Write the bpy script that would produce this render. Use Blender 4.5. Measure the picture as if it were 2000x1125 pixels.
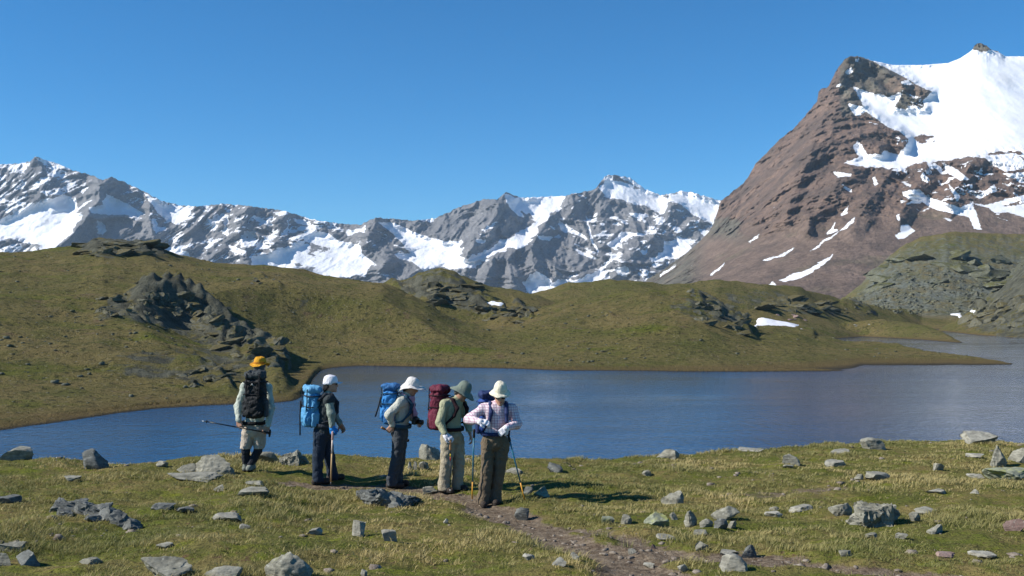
import bpy, math, random
import numpy as np
from mathutils import Vector

random.seed(7)
scene = bpy.context.scene
COL = scene.collection
for o in list(bpy.data.objects):
    bpy.data.objects.remove(o)

# ------------------------------------------------------------------ camera, sky, sun, exposure
CAMZ = 12.0                      # metres above the lake, which lies at z = 0
PITCH = math.atan(37.5 / 2000.0)
cd = bpy.data.cameras.new('camera'); cam = bpy.data.objects.new('camera', cd); COL.objects.link(cam)
cd.sensor_width = 36.0; cd.lens = 36.0; cd.clip_start = 0.1; cd.clip_end = 40000.0
cam.location = (0, 0, CAMZ); cam.rotation_euler = (math.pi / 2 + PITCH, 0, 0)
scene.camera = cam

SUN_EL = math.radians(37.0)
SUN_AZ = math.radians(-101.0)     # from +Y (view direction) clockwise; -90 is straight from the left
w = bpy.data.worlds.new('World'); scene.world = w; w.use_nodes = True
nt = w.node_tree; nt.nodes.clear()
sky = nt.nodes.new('ShaderNodeTexSky'); sky.sky_type = 'NISHITA'; sky.sun_disc = False
sky.sun_elevation = SUN_EL; sky.sun_rotation = SUN_AZ
sky.altitude = 2600.0; sky.air_density = 1.0; sky.dust_density = 0.3; sky.ozone_density = 10.0
bg = nt.nodes.new('ShaderNodeBackground'); bg.inputs[1].default_value = 0.104
wo = nt.nodes.new('ShaderNodeOutputWorld')
hs = nt.nodes.new('ShaderNodeHueSaturation'); hs.inputs['Saturation'].default_value = 1.14   # the film's deep blue, over the whole sky alike
tn = nt.nodes.new('ShaderNodeMix'); tn.data_type = 'RGBA'; tn.blend_type = 'MULTIPLY'; tn.inputs[0].default_value = 1.0; tn.inputs[7].default_value = (0.86, 1.16, 1.0, 1.0)
nt.links.new(sky.outputs[0], hs.inputs['Color']); nt.links.new(hs.outputs[0], tn.inputs[6]); nt.links.new(tn.outputs[2], bg.inputs[0])
nt.links.new(bg.outputs[0], wo.inputs[0])

sl = bpy.data.lights.new('sun', 'SUN'); sl.energy = 5.0; sl.angle = math.radians(0.53); sl.color = (1.0, 0.95, 0.87)
sun = bpy.data.objects.new('sun', sl); COL.objects.link(sun)
SUNV = Vector((math.cos(SUN_EL) * math.sin(SUN_AZ), math.cos(SUN_EL) * math.cos(SUN_AZ), math.sin(SUN_EL)))
sun.rotation_euler = SUNV.to_track_quat('Z', 'Y').to_euler()

vs = scene.view_settings
vs.view_transform = 'Standard'; vs.look = 'None'; vs.exposure = 0.5; vs.gamma = 1.0; vs.use_curve_mapping = False
scene.render.resolution_x = 1024; scene.render.resolution_y = 576

# ------------------------------------------------------------------ geometry of sight: photograph point + distance -> place
cp, sp_ = math.cos(PITCH), math.sin(PITCH)
def at(px, py, d):
    """place seen at (px, py) of the 2000 x 1125 photograph, d metres ahead"""
    px = np.asarray(px, float); py = np.asarray(py, float); d = np.asarray(d, float)
    x = (px - 1000.0) / 2000.0; y = -(py - 562.5) / 2000.0
    fy = cp - y * sp_; fz = sp_ + y * cp
    k = d / fy
    return np.stack(np.broadcast_arrays(x * k, d + 0 * k, CAMZ + fz * k), -1)
def zat(py, d):
    y = -(np.asarray(py, float) - 562.5) / 2000.0
    return CAMZ + d * (sp_ + y * cp) / (cp - y * sp_)

# ------------------------------------------------------------------ noise
_rng = np.random.RandomState(3)
_perm = _rng.permutation(256).astype(np.int32); _perm = np.concatenate([_perm, _perm, _perm])
_g = _rng.normal(size=(256, 3)); _g /= np.linalg.norm(_g, axis=1)[:, None]; _g = _g.astype(np.float32)
def pn(p):
    """gradient noise, p (...,3) -> about -1..1"""
    p = np.asarray(p, np.float32)
    i = np.floor(p).astype(np.int32); f = p - i; i = i & 255
    u = f * f * f * (f * (f * 6 - 15) + 10)
    out = 0
    for dx in (0, 1):
        a = _perm[i[..., 0] + dx]; wx = u[..., 0] if dx else 1 - u[..., 0]
        for dy in (0, 1):
            b = _perm[a + i[..., 1] + dy]; wy = u[..., 1] if dy else 1 - u[..., 1]
            for dz in (0, 1):
                c = _perm[b + i[..., 2] + dz] & 255; wz = u[..., 2] if dz else 1 - u[..., 2]
                g = _g[c]
                out = out + wx * wy * wz * (g[..., 0] * (f[..., 0] - dx) + g[..., 1] * (f[..., 1] - dy) + g[..., 2] * (f[..., 2] - dz))
    return out * 1.5
def fbm(p, octv=4, gain=0.5):
    p = np.asarray(p, np.float32); s = 0; a = 1.0
    for k in range(octv):
        s = s + a * pn(p); p = p * 2.03 + 17.3; a *= gain
    return s
def ridged(p, octv=4, gain=0.5):
    p = np.asarray(p, np.float32); s = 0; a = 1.0; wgt = 1.0
    for k in range(octv):
        r = 1 - np.abs(pn(p)); r = r * r * wgt; s = s + a * r; wgt = np.clip(r * 1.6, 0, 1); p = p * 2.07 + 9.1; a *= gain
    return s
def xy3(x, y, s, z=0.0):
    return np.stack([x * s, y * s, np.zeros_like(x) + z], -1)
def cells(x, y, s, seed=0):
    """broken-block pattern: a random value for each cell and the distance to its border"""
    X = x * s; Y = y * s; ix = np.floor(X).astype(np.int64); iy = np.floor(Y).astype(np.int64); f1 = np.full(x.shape, 9.0); f2 = np.full(x.shape, 9.0); val = np.zeros(x.shape)
    for a in (-1, 0, 1):
        for b in (-1, 0, 1):
            cx = ix + a; cy = iy + b; h = _perm[(_perm[(cx + seed) & 255] + cy) & 255]; h2 = _perm[(h + 57) & 255]; h3 = _perm[(h + 131) & 255]
            d = np.hypot(cx + h / 256.0 - X, cy + h2 / 256.0 - Y); m = d < f1; f2 = np.where(m, f1, np.minimum(f2, d)); val = np.where(m, h3 / 256.0, val); f1 = np.where(m, d, f1)
    return val, f2 - f1
def sstep(a, b, x):
    t = np.clip((x - a) / (b - a), 0, 1); return t * t * (3 - 2 * t)

# ------------------------------------------------------------------ mesh helpers
def mesh_np(name, V, F, smooth=True):
    V = np.ascontiguousarray(V, np.float32).reshape(-1, 3); F = np.ascontiguousarray(F, np.int32)
    me = bpy.data.meshes.new(name); n, k = F.shape
    me.vertices.add(len(V)); me.vertices.foreach_set('co', V.ravel())
    me.loops.add(n * k); me.loops.foreach_set('vertex_index', F.ravel())
    me.polygons.add(n); me.polygons.foreach_set('loop_start', np.arange(0, n * k, k, dtype=np.int32))
    me.polygons.foreach_set('loop_total', np.full(n, k, np.int32))
    me.update(calc_edges=True)
    if smooth: me.polygons.foreach_set('use_smooth', np.ones(n, bool))
    return me
def grid_faces(nr, nc, flip=False):
    i = np.arange(nr * nc).reshape(nr, nc)
    F = np.stack([i[:-1, :-1], i[:-1, 1:], i[1:, 1:], i[1:, :-1]], -1).reshape(-1, 4)
    return F[:, ::-1] if flip else F
def fattr(me, name, a):
    at_ = me.attributes.new(name, 'FLOAT', 'POINT'); at_.data.foreach_set('value', np.ascontiguousarray(a, np.float32).ravel())
def link(name, me, mat=None, parent=None, label=None, cat=None, group=None, kind=None):
    o = bpy.data.objects.new(name, me); COL.objects.link(o)
    if mat is not None and me is not None: me.materials.append(mat)
    if parent is not None: o.parent = parent
    if label: o['label'] = label
    if cat: o['category'] = cat
    if group: o['group'] = group
    if kind: o['kind'] = kind
    return o
def empty(name, loc, label, cat, group=None):
    """an Empty at a thing's base; its parts are built in world space and get the inverse"""
    o = link(name, None, label=label, cat=cat, group=group)
    o.empty_display_size = 0.2; o.location = Vector([float(c) for c in loc]); return o
def part(name, me, mat, root, label=None):
    o = link(name, me, mat, root, label=label)
    r = root
    loc = Vector((0, 0, 0))
    while r is not None:
        loc += r.location; r = r.parent
    o.location = (0, 0, 0)
    co = np.empty(len(me.vertices) * 3, np.float32); me.vertices.foreach_get('co', co)
    co = co.reshape(-1, 3) - np.array(loc, np.float32); me.vertices.foreach_set('co', co.ravel()); me.update()
    return o
def poly_sd(px, py, poly):
    """signed distance in photograph pixels, positive inside"""
    P = np.asarray(poly, float); lo = P.min(0) - 30; hi = P.max(0) + 30
    near = (px > lo[0]) & (px < hi[0]) & (py > lo[1]) & (py < hi[1])
    if px.ndim > 0 and not near.all():
        out = np.full(px.shape, -30.0)
        if near.any(): out[near] = poly_sd(px[near], py[near], poly)
        return out
    inside = np.zeros(px.shape, bool); dmin = np.full(px.shape, 1e9)
    for k in range(len(P)):
        a = P[k]; b = P[(k + 1) % len(P)]; e = b - a
        wx = px - a[0]; wy = py - a[1]
        t = np.clip((wx * e[0] + wy * e[1]) / (e @ e + 1e-9), 0, 1)
        dmin = np.minimum(dmin, np.hypot(wx - e[0] * t, wy - e[1] * t))
        c = ((a[1] > py) != (b[1] > py)) & (px < (b[0] - a[0]) * (py - a[1]) / (b[1] - a[1] + 1e-12) + a[0])
        inside ^= c
    return np.where(inside, dmin, -dmin)
def line_d(px, py, pts):
    P = np.asarray(pts, float); dm = np.full(px.shape, 1e9)
    for k in range(len(P) - 1):
        a = P[k]; e = P[k + 1] - a
        t = np.clip(((px - a[0]) * e[0] + (py - a[1]) * e[1]) / (e @ e + 1e-9), 0, 1)
        dm = np.minimum(dm, np.hypot(px - a[0] - e[0] * t, py - a[1] - e[1] * t))
    return dm
def zc(pts, ox, oy, s):
    return [(ox + x * s, oy + y * s) for x, y in pts]

# ------------------------------------------------------------------ material helper
class NT:
    def __init__(self, name):
        self.m = bpy.data.materials.new(name); self.m.use_nodes = True
        self.t = self.m.node_tree; self.t.nodes.clear()
        self.out = self.t.nodes.new('ShaderNodeOutputMaterial')
        self.b = self.t.nodes.new('ShaderNodeBsdfPrincipled'); self.t.links.new(self.b.outputs[0], self.out.inputs[0])
        self.b.inputs['Specular IOR Level'].default_value = 0.25
    def put(self, sock, v):
        if isinstance(v, bpy.types.NodeSocket): self.t.links.new(v, sock)
        elif isinstance(v, (tuple, list)):
            sock.default_value = tuple(v) + ((1.0,) if len(v) == 3 and len(sock.default_value) == 4 else ())
        else: sock.default_value = v
    def set(self, **k):
        names = dict(col='Base Color', rough='Roughness', nor='Normal', spec='Specular IOR Level', ior='IOR', sub='Subsurface Weight', trans='Transmission Weight')
        for a, v in k.items(): self.put(self.b.inputs[names[a]], v)
        return self
    def pos(self, scale=(1, 1, 1), obj=False):
        if obj: src = self.t.nodes.new('ShaderNodeTexCoord').outputs['Object']
        else: src = self.t.nodes.new('ShaderNodeNewGeometry').outputs['Position']
        if scale == (1, 1, 1): return src
        m = self.t.nodes.new('ShaderNodeMapping'); self.t.links.new(src, m.inputs[0]); m.inputs['Scale'].default_value = scale
        return m.outputs[0]
    def rot(self, ang, scale):
        m = self.t.nodes.new('ShaderNodeMapping'); self.t.links.new(self.pos(), m.inputs[0]); m.inputs['Rotation'].default_value = (0, ang, 0)
        k = self.t.nodes.new('ShaderNodeMapping'); self.t.links.new(m.outputs[0], k.inputs[0]); k.inputs['Scale'].default_value = scale; return k.outputs[0]
    def noise(self, scale, detail=4, rough=0.55, vec=None, dist=0.0):
        n = self.t.nodes.new('ShaderNodeTexNoise'); n.inputs['Scale'].default_value = scale; n.inputs['Detail'].default_value = detail
        n.inputs['Roughness'].default_value = rough; n.inputs['Distortion'].default_value = dist
        self.t.links.new(vec if vec is not None else self.pos(), n.inputs['Vector']); return n.outputs[0]
    def voro(self, scale, vec=None, feat='F1', out='Distance'):
        n = self.t.nodes.new('ShaderNodeTexVoronoi'); n.feature = feat; n.inputs['Scale'].default_value = scale
        self.t.links.new(vec if vec is not None else self.pos(), n.inputs['Vector']); return n.outputs[out]
    def math(self, op, a, b=0.0, clamp=False):
        n = self.t.nodes.new('ShaderNodeMath'); n.operation = op; n.use_clamp = clamp
        self.put(n.inputs[0], a); self.put(n.inputs[1], b); return n.outputs[0]
    def mapr(self, v, a, b, c=0.0, d=1.0, smooth=True):
        n = self.t.nodes.new('ShaderNodeMapRange'); n.interpolation_type = 'SMOOTHSTEP' if smooth else 'LINEAR'
        self.put(n.inputs[0], v); n.inputs[1].default_value = a; n.inputs[2].default_value = b; n.inputs[3].default_value = c; n.inputs[4].default_value = d
        return n.outputs[0]
    def mix(self, f, a, b, mode='MIX'):
        n = self.t.nodes.new('ShaderNodeMix'); n.data_type = 'RGBA'; n.blend_type = mode
        self.put(n.inputs[0], f); self.put(n.inputs[6], a); self.put(n.inputs[7], b); return n.outputs[2]
    def attr(self, name):
        n = self.t.nodes.new('ShaderNodeAttribute'); n.attribute_name = name; return n.outputs['Fac']
    def bump(self, h, strength=0.5, dist=0.05, nor=None):
        n = self.t.nodes.new('ShaderNodeBump'); n.inputs['Strength'].default_value = strength; n.inputs['Distance'].default_value = dist
        self.put(n.inputs['Height'], h)
        if nor is not None: self.put(n.inputs['Normal'], nor)
        return n.outputs[0]

def rock_mat(name, c0, c1, lich=(0.27, 0.28, 0.12), la=0.62, scale=1.0, bd=0.02, speck=0.5, turf=None):
    n = NT(name); a = n.noise(3.0 * scale, 8, 0.65); b = n.noise(16 * scale, 6, 0.7)
    strat = n.noise(7 * scale, 5, 0.6, n.pos((1, 0.6, 4.0)))
    c = n.mix(n.mapr(a, 0.3, 0.7), c0, c1); c = n.mix(n.mapr(b, 0.35, 0.75, 0, 0.6), c, tuple(x * 0.45 for x in c0))
    c = n.mix(n.mapr(strat, 0.45, 0.7, 0, 0.4), c, tuple(min(1, x * 1.5) for x in c1))
    c = n.mix(n.mapr(n.noise(5 * scale, 6, 0.75), la, la + 0.1, 0, 0.65), c, lich)
    c = n.mix(n.mapr(n.noise(28 * scale, 3), 0.62, 0.7, 0, speck), c, (0.38, 0.38, 0.33))
    if turf:
        g = n.t.nodes.new('ShaderNodeNewGeometry'); sx = n.t.nodes.new('ShaderNodeSeparateXYZ'); n.t.links.new(g.outputs['Normal'], sx.inputs[0])
        tf = n.mapr(n.math('ADD', sx.outputs[2], n.math('MULTIPLY', n.math('SUBTRACT', n.noise(2.0 * scale, 4, 0.7), 0.5), 1.2)), 0.72, 0.9)
        c = n.mix(tf, c, n.mix(n.mapr(n.noise(9 * scale, 4, .7), .35, .65), turf, tuple(x * 0.45 for x in turf)))
    h = n.math('ADD', n.math('MULTIPLY', a, 0.8), n.math('ADD', n.math('MULTIPLY', b, 0.5), strat))
    return n.set(col=c, rough=0.9, nor=n.bump(h, 0.8, bd)).m
M_ROCK = rock_mat('grey_schist', (0.14, 0.136, 0.106), (0.285, 0.275, 0.222))
M_ROCK_PALE = rock_mat('pale_schist', (0.19, 0.182, 0.148), (0.335, 0.322, 0.268), la=0.62)
M_ROCK_DARK = rock_mat('dark_schist', (0.07, 0.075, 0.07), (0.17, 0.175, 0.16), la=0.66)
M_ROCK_RED = rock_mat('rusty_schist', (0.16, 0.10, 0.085), (0.3, 0.22, 0.19), la=0.7)
M_ROCK_LICHEN = rock_mat('lichened_schist', (0.16, 0.17, 0.13), (0.27, 0.29, 0.2), lich=(0.3, 0.31, 0.08), la=0.5)
M_ROCK_FAR = rock_mat('hill_schist', (0.07, 0.07, 0.053), (0.15, 0.148, 0.112), lich=(0.12, 0.105, 0.04), la=0.48, scale=0.3, bd=0.25, speck=0.2, turf=(0.12, 0.10, 0.036))
M_ROCK_DOME = rock_mat('dome_rock', (0.08, 0.083, 0.06), (0.17, 0.174, 0.13), lich=(0.12, 0.115, 0.04), la=0.5, scale=0.15, bd=0.5, speck=0.2, turf=(0.115, 0.115, 0.04))
# ================================================================== THE SETTING
# ------------------------------------------------------------------ near ground: meadow shelf above the lake
_cx = [-700, 0, 200, 300, 400, 500, 600, 700, 800, 1000, 1150, 1250, 1300, 1400, 1450, 1550, 1650, 1750, 1900, 2000, 2700]
_cy = [890, 897, 903, 896, 888, 892, 888, 890, 894, 898, 899, 896, 893, 887, 880, 873, 865, 860, 857, 866, 880]
_cd = [16.5, 17, 17.2, 17.5, 18, 18.4, 18.6, 19, 19.2, 19.8, 20.3, 20.8, 21, 21.6, 22, 22.6, 23.2, 23.8, 24.4, 24.6, 25]
_z13x = [-700, 0, 490, 620, 950, 1300, 2000, 2700]
_z13 = [-2.45, -2.44, -2.40, -2.53, -2.62, -2.63, -2.58, -2.55]
PATHS = [[(545, 938), (580, 938), (640, 945), (720, 945), (800, 952), (870, 968), (950, 985), (1010, 1003), (1060, 1030), (1150, 1068), (1240, 1105), (1320, 1140)],
         [(1040, 1012), (1150, 1035), (1260, 1060), (1330, 1085), (1420, 1080), (1560, 1095), (1700, 1108), (1860, 1120)],
         [(1460, 965), (1560, 957), (1640, 950)]]
def near_base(x, y):
    """height of the near meadow, before hummocks"""
    px = 1000 + 2000 * x / np.maximum(y, 0.5); px = np.clip(px, -700, 2700)
    cyy = np.interp(px, _cx, _cy); cdd = np.interp(px, _cx, _cd)
    zcst = zat(cyy, cdd) - CAMZ; z13 = np.interp(px, _z13x, _z13)
    z = np.where(y < 8, -1.62 + (-2.13 + 1.62) * (y / 8), -2.13 + (z13 + 2.13) * np.clip((y - 8) / 5.5, 0, 1))
    z = np.where(y > 13.5, z13 + (zcst - z13) * np.clip((y - 13.5) / (cdd - 13.5), 0, 1), z)
    q = np.maximum(y - cdd, 0); z = z - 0.24 * q - 0.12 * q * (1 - np.exp(-q / 3)) * 0.3
    return CAMZ + np.maximum(z, -16.0 - 0.001 * q)
def path_mask(x, y):
    pxs = 1000 + 2000 * x / np.maximum(y, 0.5)
    m = np.zeros_like(x)
    for k, P in enumerate(PATHS):
        W = []
        for (a, b) in P:
            W.append(base_hit(a, b)[:2])
        wob = 0.28 * fbm(xy3(x, y, 1.1, 3.3), 3)
        dd = line_d(x, y, W) + wob
        wd = (0.42, 0.26, 0.4)[k]
        m = np.maximum(m, sstep(wd + 0.22, wd - 0.25, dd) * (0.95, 0.75, 0.5)[k])
    return m
_bh = {}
def base_hit(px, py):
    if (px, py) not in _bh:
        ds = np.linspace(4, 40, 3600); p = at(px, py, ds); g = near_base(p[:, 0], p[:, 1])
        k = np.argmax(p[:, 2] < g); _bh[(px, py)] = p[k] if k > 0 else p[-1]
    return _bh[(px, py)]
def hummock(x, y):
    h = 0.085 * fbm(xy3(x, y, 0.55, 1.0), 3) + 0.045 * fbm(xy3(x, y, 1.9, 5.0), 3)
    far = np.clip((y - 5) / 4, 0.3, 1)
    return h * far
def near_z(x, y):
    x = np.asarray(x, float); y = np.asarray(y, float)
    pm = path_mask(x, y)
    return near_base(x, y) + hummock(x, y) * (1 - 0.75 * pm) - 0.085 * pm
def near_hit(px, py):
    """place on the near meadow seen at a point of the photograph"""
    ds = np.linspace(4, 34, 1500); p = at(px, py, ds); g = near_z(p[:, 0], p[:, 1])
    below = p[:, 2] < g; k = int(np.argmax(below)) if below.any() else len(ds) - 300
    q = p[k].copy(); q[2] = g[k]; return q

d_r = np.concatenate([np.geomspace(1.0, 7.0, 26)[:-1], np.geomspace(7.0, 26.0, 235)[:-1], np.geomspace(26.0, 85.0, 40)])
u_r = np.linspace(-0.78, 0.78, 560)
DD, UU = np.meshgrid(d_r, u_r, indexing='ij'); X = UU * DD; Y = DD
PM = path_mask(X, Y)
Z = near_base(X, Y) + hummock(X, Y) * (1 - 0.75 * PM) - 0.085 * PM + 0.012 * fbm(xy3(X, Y, 7.0, 2.0), 2)
me = mesh_np('near_meadow', np.stack([X, Y, Z], -1), grid_faces(*X.shape)); fattr(me, 'path', PM)

class Grid:
    def __init__(s, d, u, *fields): s.d, s.u, s.f = d, u, fields
    def __call__(s, x, y, j=0):
        x = np.asarray(x, float); y = np.asarray(y, float)
        fi = np.clip(np.interp(y, s.d, np.arange(len(s.d))), 0, len(s.d) - 1.001); fu = np.clip((x / y - s.u[0]) / (s.u[1] - s.u[0]), 0, len(s.u) - 1.001)
        i = fi.astype(int); k = fu.astype(int); a = fi - i; b = fu - k; f = s.f[j]
        return (f[i, k] * (1 - b) + f[i, k + 1] * b) * (1 - a) + (f[i + 1, k] * (1 - b) + f[i + 1, k + 1] * b) * a
NEAR = Grid(d_r, u_r, Z, PM)
near_z = lambda x, y: NEAR(x, y)
n = NT('alpine_turf')
a = n.noise(0.9, 5, 0.6); b = n.noise(4.0, 6, 0.65); c_ = n.noise(22.0, 4, 0.7); d_ = n.noise(1.7, 4, 0.6, n.pos((1, 1.6, 1)))
col = n.mix(n.mapr(a, 0.35, 0.65), (0.10, 0.105, 0.028), (0.19, 0.15, 0.058))
col = n.mix(n.mapr(b, 0.42, 0.7, 0, 0.8), col, (0.10, 0.125, 0.016))
col = n.mix(n.mapr(d_, 0.55, 0.72, 0, 0.75), col, (0.15, 0.17, 0.018))
col = n.mix(n.mapr(c_, 0.48, 0.68, 0, 0.8), col, (0.04, 0.034, 0.016))
col = n.mix(n.mapr(n.noise(9.0, 3), 0.63, 0.72, 0, 0.8), col, (0.12, 0.07, 0.045))
soil = n.mix(n.mapr(n.noise(11, 6, 0.7), 0.35, 0.65), (0.10, 0.072, 0.05), (0.22, 0.175, 0.125))
pmk = n.mapr(n.math('ADD', n.attr('path'), n.math('MULTIPLY', n.math('SUBTRACT', n.noise(6, 4, 0.7), 0.5), 0.9)), 0.38, 0.6)
col = n.mix(pmk, col, soil)
hh = n.math('ADD', n.math('MULTIPLY', b, 0.6), c_)
M_TURF = n.set(col=col, rough=1.0, spec=0.05, nor=n.bump(hh, 0.9, 0.05)).m
link('near_meadow', me, M_TURF, kind='structure')

# ------------------------------------------------------------------ far terrain: shores, spit, hills
def ip(px, tab, j):
    t = np.asarray(tab, float); return np.interp(px, t[:, 0], t[:, j])
SHORE = [(-700, 880), (-400, 862), (0, 833), (150, 816), (300, 797), (450, 787), (545, 782), (572, 778), (588, 768), (599, 754), (607, 741), (615, 729), (628, 720), (650, 716), (700, 713), (900, 716), (1000, 718),
         (1100, 722), (1200, 722), (1350, 724), (1437, 724), (1550, 724), (1640, 722), (1662, 720), (1681, 715), (1812, 714), (1900, 713), (1974, 711)]
SHORE_XY = [((a - 1000) / 2000.0 * 24000.0 / (b - 600), 24000.0 / (b - 600)) for a, b in SHORE]
FOOT_A = [(-700, 880), (-400, 862), (0, 833), (150, 816), (300, 797), (450, 788), (560, 783), (620, 778), (700, 765), (800, 745), (900, 730), (1200, 724), (2700, 724)]
# each layer: columns px, crest row, crest distance, foot row, foot distance (None = shoreline), back slope
L_A = [(-700, 505, 300), (0, 495, 320), (100, 490, 335), (150, 482, 345), (200, 472, 350), (250, 478, 350), (300, 482, 345), (350, 496, 340), (400, 505, 335), (500, 515, 330), (560, 522, 325),
       (620, 535, 318), (700, 544, 310), (745, 549, 303), (790, 577, 294), (835, 595, 288), (892, 625, 278), (916, 636, 272), (980, 652, 262), (1080, 672, 250), (1200, 700, 225), (1300, 740, 200), (2700, 800, 200)]
L_D = [(-700, 760, 250), (500, 720, 250), (700, 680, 262), (800, 655, 275), (916, 640, 285), (1000, 620, 300), (1100, 592, 305), (1200, 576, 305), (1270, 562, 305), (1320, 566, 303), (1370, 580, 300), (1400, 600, 296), (1440, 626, 292),
       (1480, 640, 290), (1560, 645, 300), (1595, 652, 318), (1644, 666, 300), (1700, 668, 290), (1756, 671, 280), (1805, 684, 255), (1887, 695, 235), (1950, 704, 222), (1974, 710, 216), (2010, 735, 205), (2700, 800, 205)]
L_B = [(-700, 700, 400), (560, 600, 400), (640, 562, 400), (740, 551, 400), (790, 545, 400), (820, 531, 400), (860, 525, 400), (890, 533, 400), (920, 545, 400), (960, 557, 400), (1000, 563, 400), (1050, 575, 400), (1120, 606, 400), (1200, 640, 400), (2700, 760, 400)]
L_C = [(-700, 700, 440), (900, 620, 440), (960, 598, 440), (1000, 580, 440), (1050, 568, 440), (1110, 550, 440), (1150, 552, 440), (1250, 546, 445), (1300, 552, 450), (1400, 548, 460), (1500, 553, 475), (1560, 560, 490), (1620, 578, 520),
       (1680, 592, 550), (1720, 600, 580), (1800, 613, 640), (1900, 616, 660), (2000, 620, 660), (2700, 640, 660)]
L_F = [(-700, 800, 430), (1560, 700, 430), (1585, 650, 430), (1620, 632, 430), (1680, 624, 430), (1720, 622, 430), (1780, 630, 420), (1840, 648, 390), (1880, 669, 350), (1900, 700, 350), (2700, 800, 350)]
L_G1 = [(-700, 700, 850), (1560, 610, 780), (1640, 590, 800), (1680, 556, 820), (1710, 526, 830), (1740, 497, 840), (1770, 477, 850), (1800, 466, 855), (1850, 453, 860), (1900, 454, 870), (2000, 459, 880), (2700, 480, 900)]
L_G2 = [(-700, 800, 520), (1780, 680, 520), (1830, 645, 530), (1860, 628, 545), (1900, 604, 560), (1950, 566, 580), (2000, 505, 600), (2050, 470, 610), (2150, 430, 620), (2700, 380, 640)]
SH2 = [(-700, 640), (1782, 643), (1857, 649), (1906, 654), (2000, 661), (2700, 690)]
ROCKY = [  # photograph outlines of bare rock on the hills, strength, height of broken relief in metres
    ([(150, 492), (180, 472), (240, 470), (300, 482), (340, 500), (270, 502), (200, 505)], 1.0, 2.4),
    ([(185, 620), (210, 585), (270, 572), (330, 566), (385, 585), (430, 620), (500, 650), (540, 690), (520, 720), (420, 700), (330, 640), (240, 625)], 0.78, 1.8),
    ([(240, 690), (420, 680), (520, 735), (430, 760), (280, 745), (200, 730)], 0.6, 1.0),
    ([(760, 550), (800, 545), (850, 545), (900, 565), (960, 600), (930, 615), (850, 602), (800, 585)], 0.8, 2.6),
    ([(810, 540), (830, 528), (890, 533), (930, 552), (880, 552)], 0.8, 2.0),
    ([(920, 600), (990, 595), (1040, 600), (1030, 622), (980, 632), (940, 620)], 0.6, 1.5),
    ([(1340, 585), (1380, 575), (1420, 600), (1460, 640), (1400, 640), (1330, 620), (1290, 600)], 0.7, 1.8),
    ([(1400, 575), (1480, 560), (1560, 575), (1620, 600), (1700, 605), (1720, 620), (1560, 625), (1430, 605)], 0.6, 1.4),
    ([(1665, 590), (1710, 540), (1745, 500), (1790, 470), (1860, 456), (1960, 458), (2100, 462), (2100, 620), (1900, 605), (1750, 605)], 0.62, 4.5),
    ([(1860, 640), (1930, 600), (1980, 560), (2100, 520), (2100, 700), (1900, 650)], 0.7, 3.0),
]
def layer(px, d, tab, foot_d, foot_z, back, ease=1.0):
    yc = ip(px, tab, 1); dc = ip(px, tab, 2); zc_ = zat(yc, dc)
    t = (d - foot_d) / np.maximum(dc - foot_d, 5.0)
    tt = np.clip(t, 0, 1); s = tt * (1 - ease) + ease * (tt * tt * (3 - 2 * tt))
    z = foot_z + (zc_ - foot_z) * s
    z = np.where(t < 0, foot_z + (d - foot_d) * 0.16, z)
    return np.where(t > 1, zc_ - (d - dc) * back - 0.0012 * (d - dc) ** 2 * (back > 0.05), z)
def smax(a, b, k):
    h = np.maximum(k - np.abs(a - b), 0) / k; return np.maximum(a, b) + h * h * k * 0.25
def hill_rocky(x, y, z):
    px = 1000 + 2000 * x / y; py = 600 - (z - CAMZ) / y * 2000
    wx = 7 * fbm(xy3(x, y, 0.05, 4.0), 3); r = np.zeros_like(x); h = np.zeros_like(x)
    for poly, s, amp in ROCKY:
        m = sstep(-9, 9, poly_sd(px + wx, py + wx * 0.6, poly)) * s
        r = np.maximum(r, m); h = np.maximum(h, m * amp)
    return r, h
def hill_parts(x, y):
    px = 1000 + 2000 * x / y; d = y
    ds = 12 * 2000 / (ip(px, SHORE, 1) - 600); ds = np.where(px > 1974, 12 * 2000 / 111.0, ds)
    wob = 3.0 * fbm(xy3(x, y, 0.035, 8.0), 4); ds = ds + wob
    fa = 12 * 2000 / (ip(px, FOOT_A, 1) - 600) + wob
    sd = line_d(x, y + wob, SHORE_XY); sd = np.where(d > ds, sd, -sd)
    A = layer(px, d, L_A, fa, 0.0, 0.22, 0.55); A = np.minimum(A, np.where(sd > 0, 0.10 + 0.06 * sd + 0.006 * sd * sd, 0.16 * sd)); D = layer(px, d, L_D, ds, 0.0, 0.13, 0.5)
    z = smax(A, D, 2.0)
    z = smax(z, layer(px, d, L_B, np.interp(px, [0, 900, 1300], [310, 320, 330]), np.interp(px, [0, 700, 1000, 1500, 1700], [3, 4, 5, 4, -6]), 0.3, 0.5), 1.5)
    fd = np.interp(px, [900, 1400, 1600, 1700, 1760, 1800, 1900, 2000], [350, 360, 395, 425, 470, 550, 560, 560]); fz = np.interp(px, [900, 1400, 1560, 1700, 2000], [5, 5.0, 4.5, 0, 0])
    z = smax(z, layer(px, d, L_C, fd, fz, 0.12, 0.4), 1.5)
    # floor of the hollow with the snow bank
    hol = np.where((px > 1380) & (d > 285), np.interp(px, [1380, 1450, 1590, 1620], [5.4, 5.4, 3.5, -5]) + 0 * d, -20.0)
    z = smax(z, np.where(d < 440, hol, -20), 1.0)
    z = smax(z, layer(px, d, L_F, 12 * 2000 / np.interp(px, [1590, 1700, 1800, 1870], [54, 58, 64, 70]), 0.0, 0.12, 0.6), 0.6)
    z = smax(z, layer(px, d, L_G1, 640.0 + 0 * d, 7.5, 0.15, 0.3), 3.0)
    z = smax(z, layer(px, d, L_G2, 12 * 2000 / (ip(px, SH2, 1) - 600) + wob, 0.0, 0.2, 0.25), 2.0)
    return z
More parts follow.
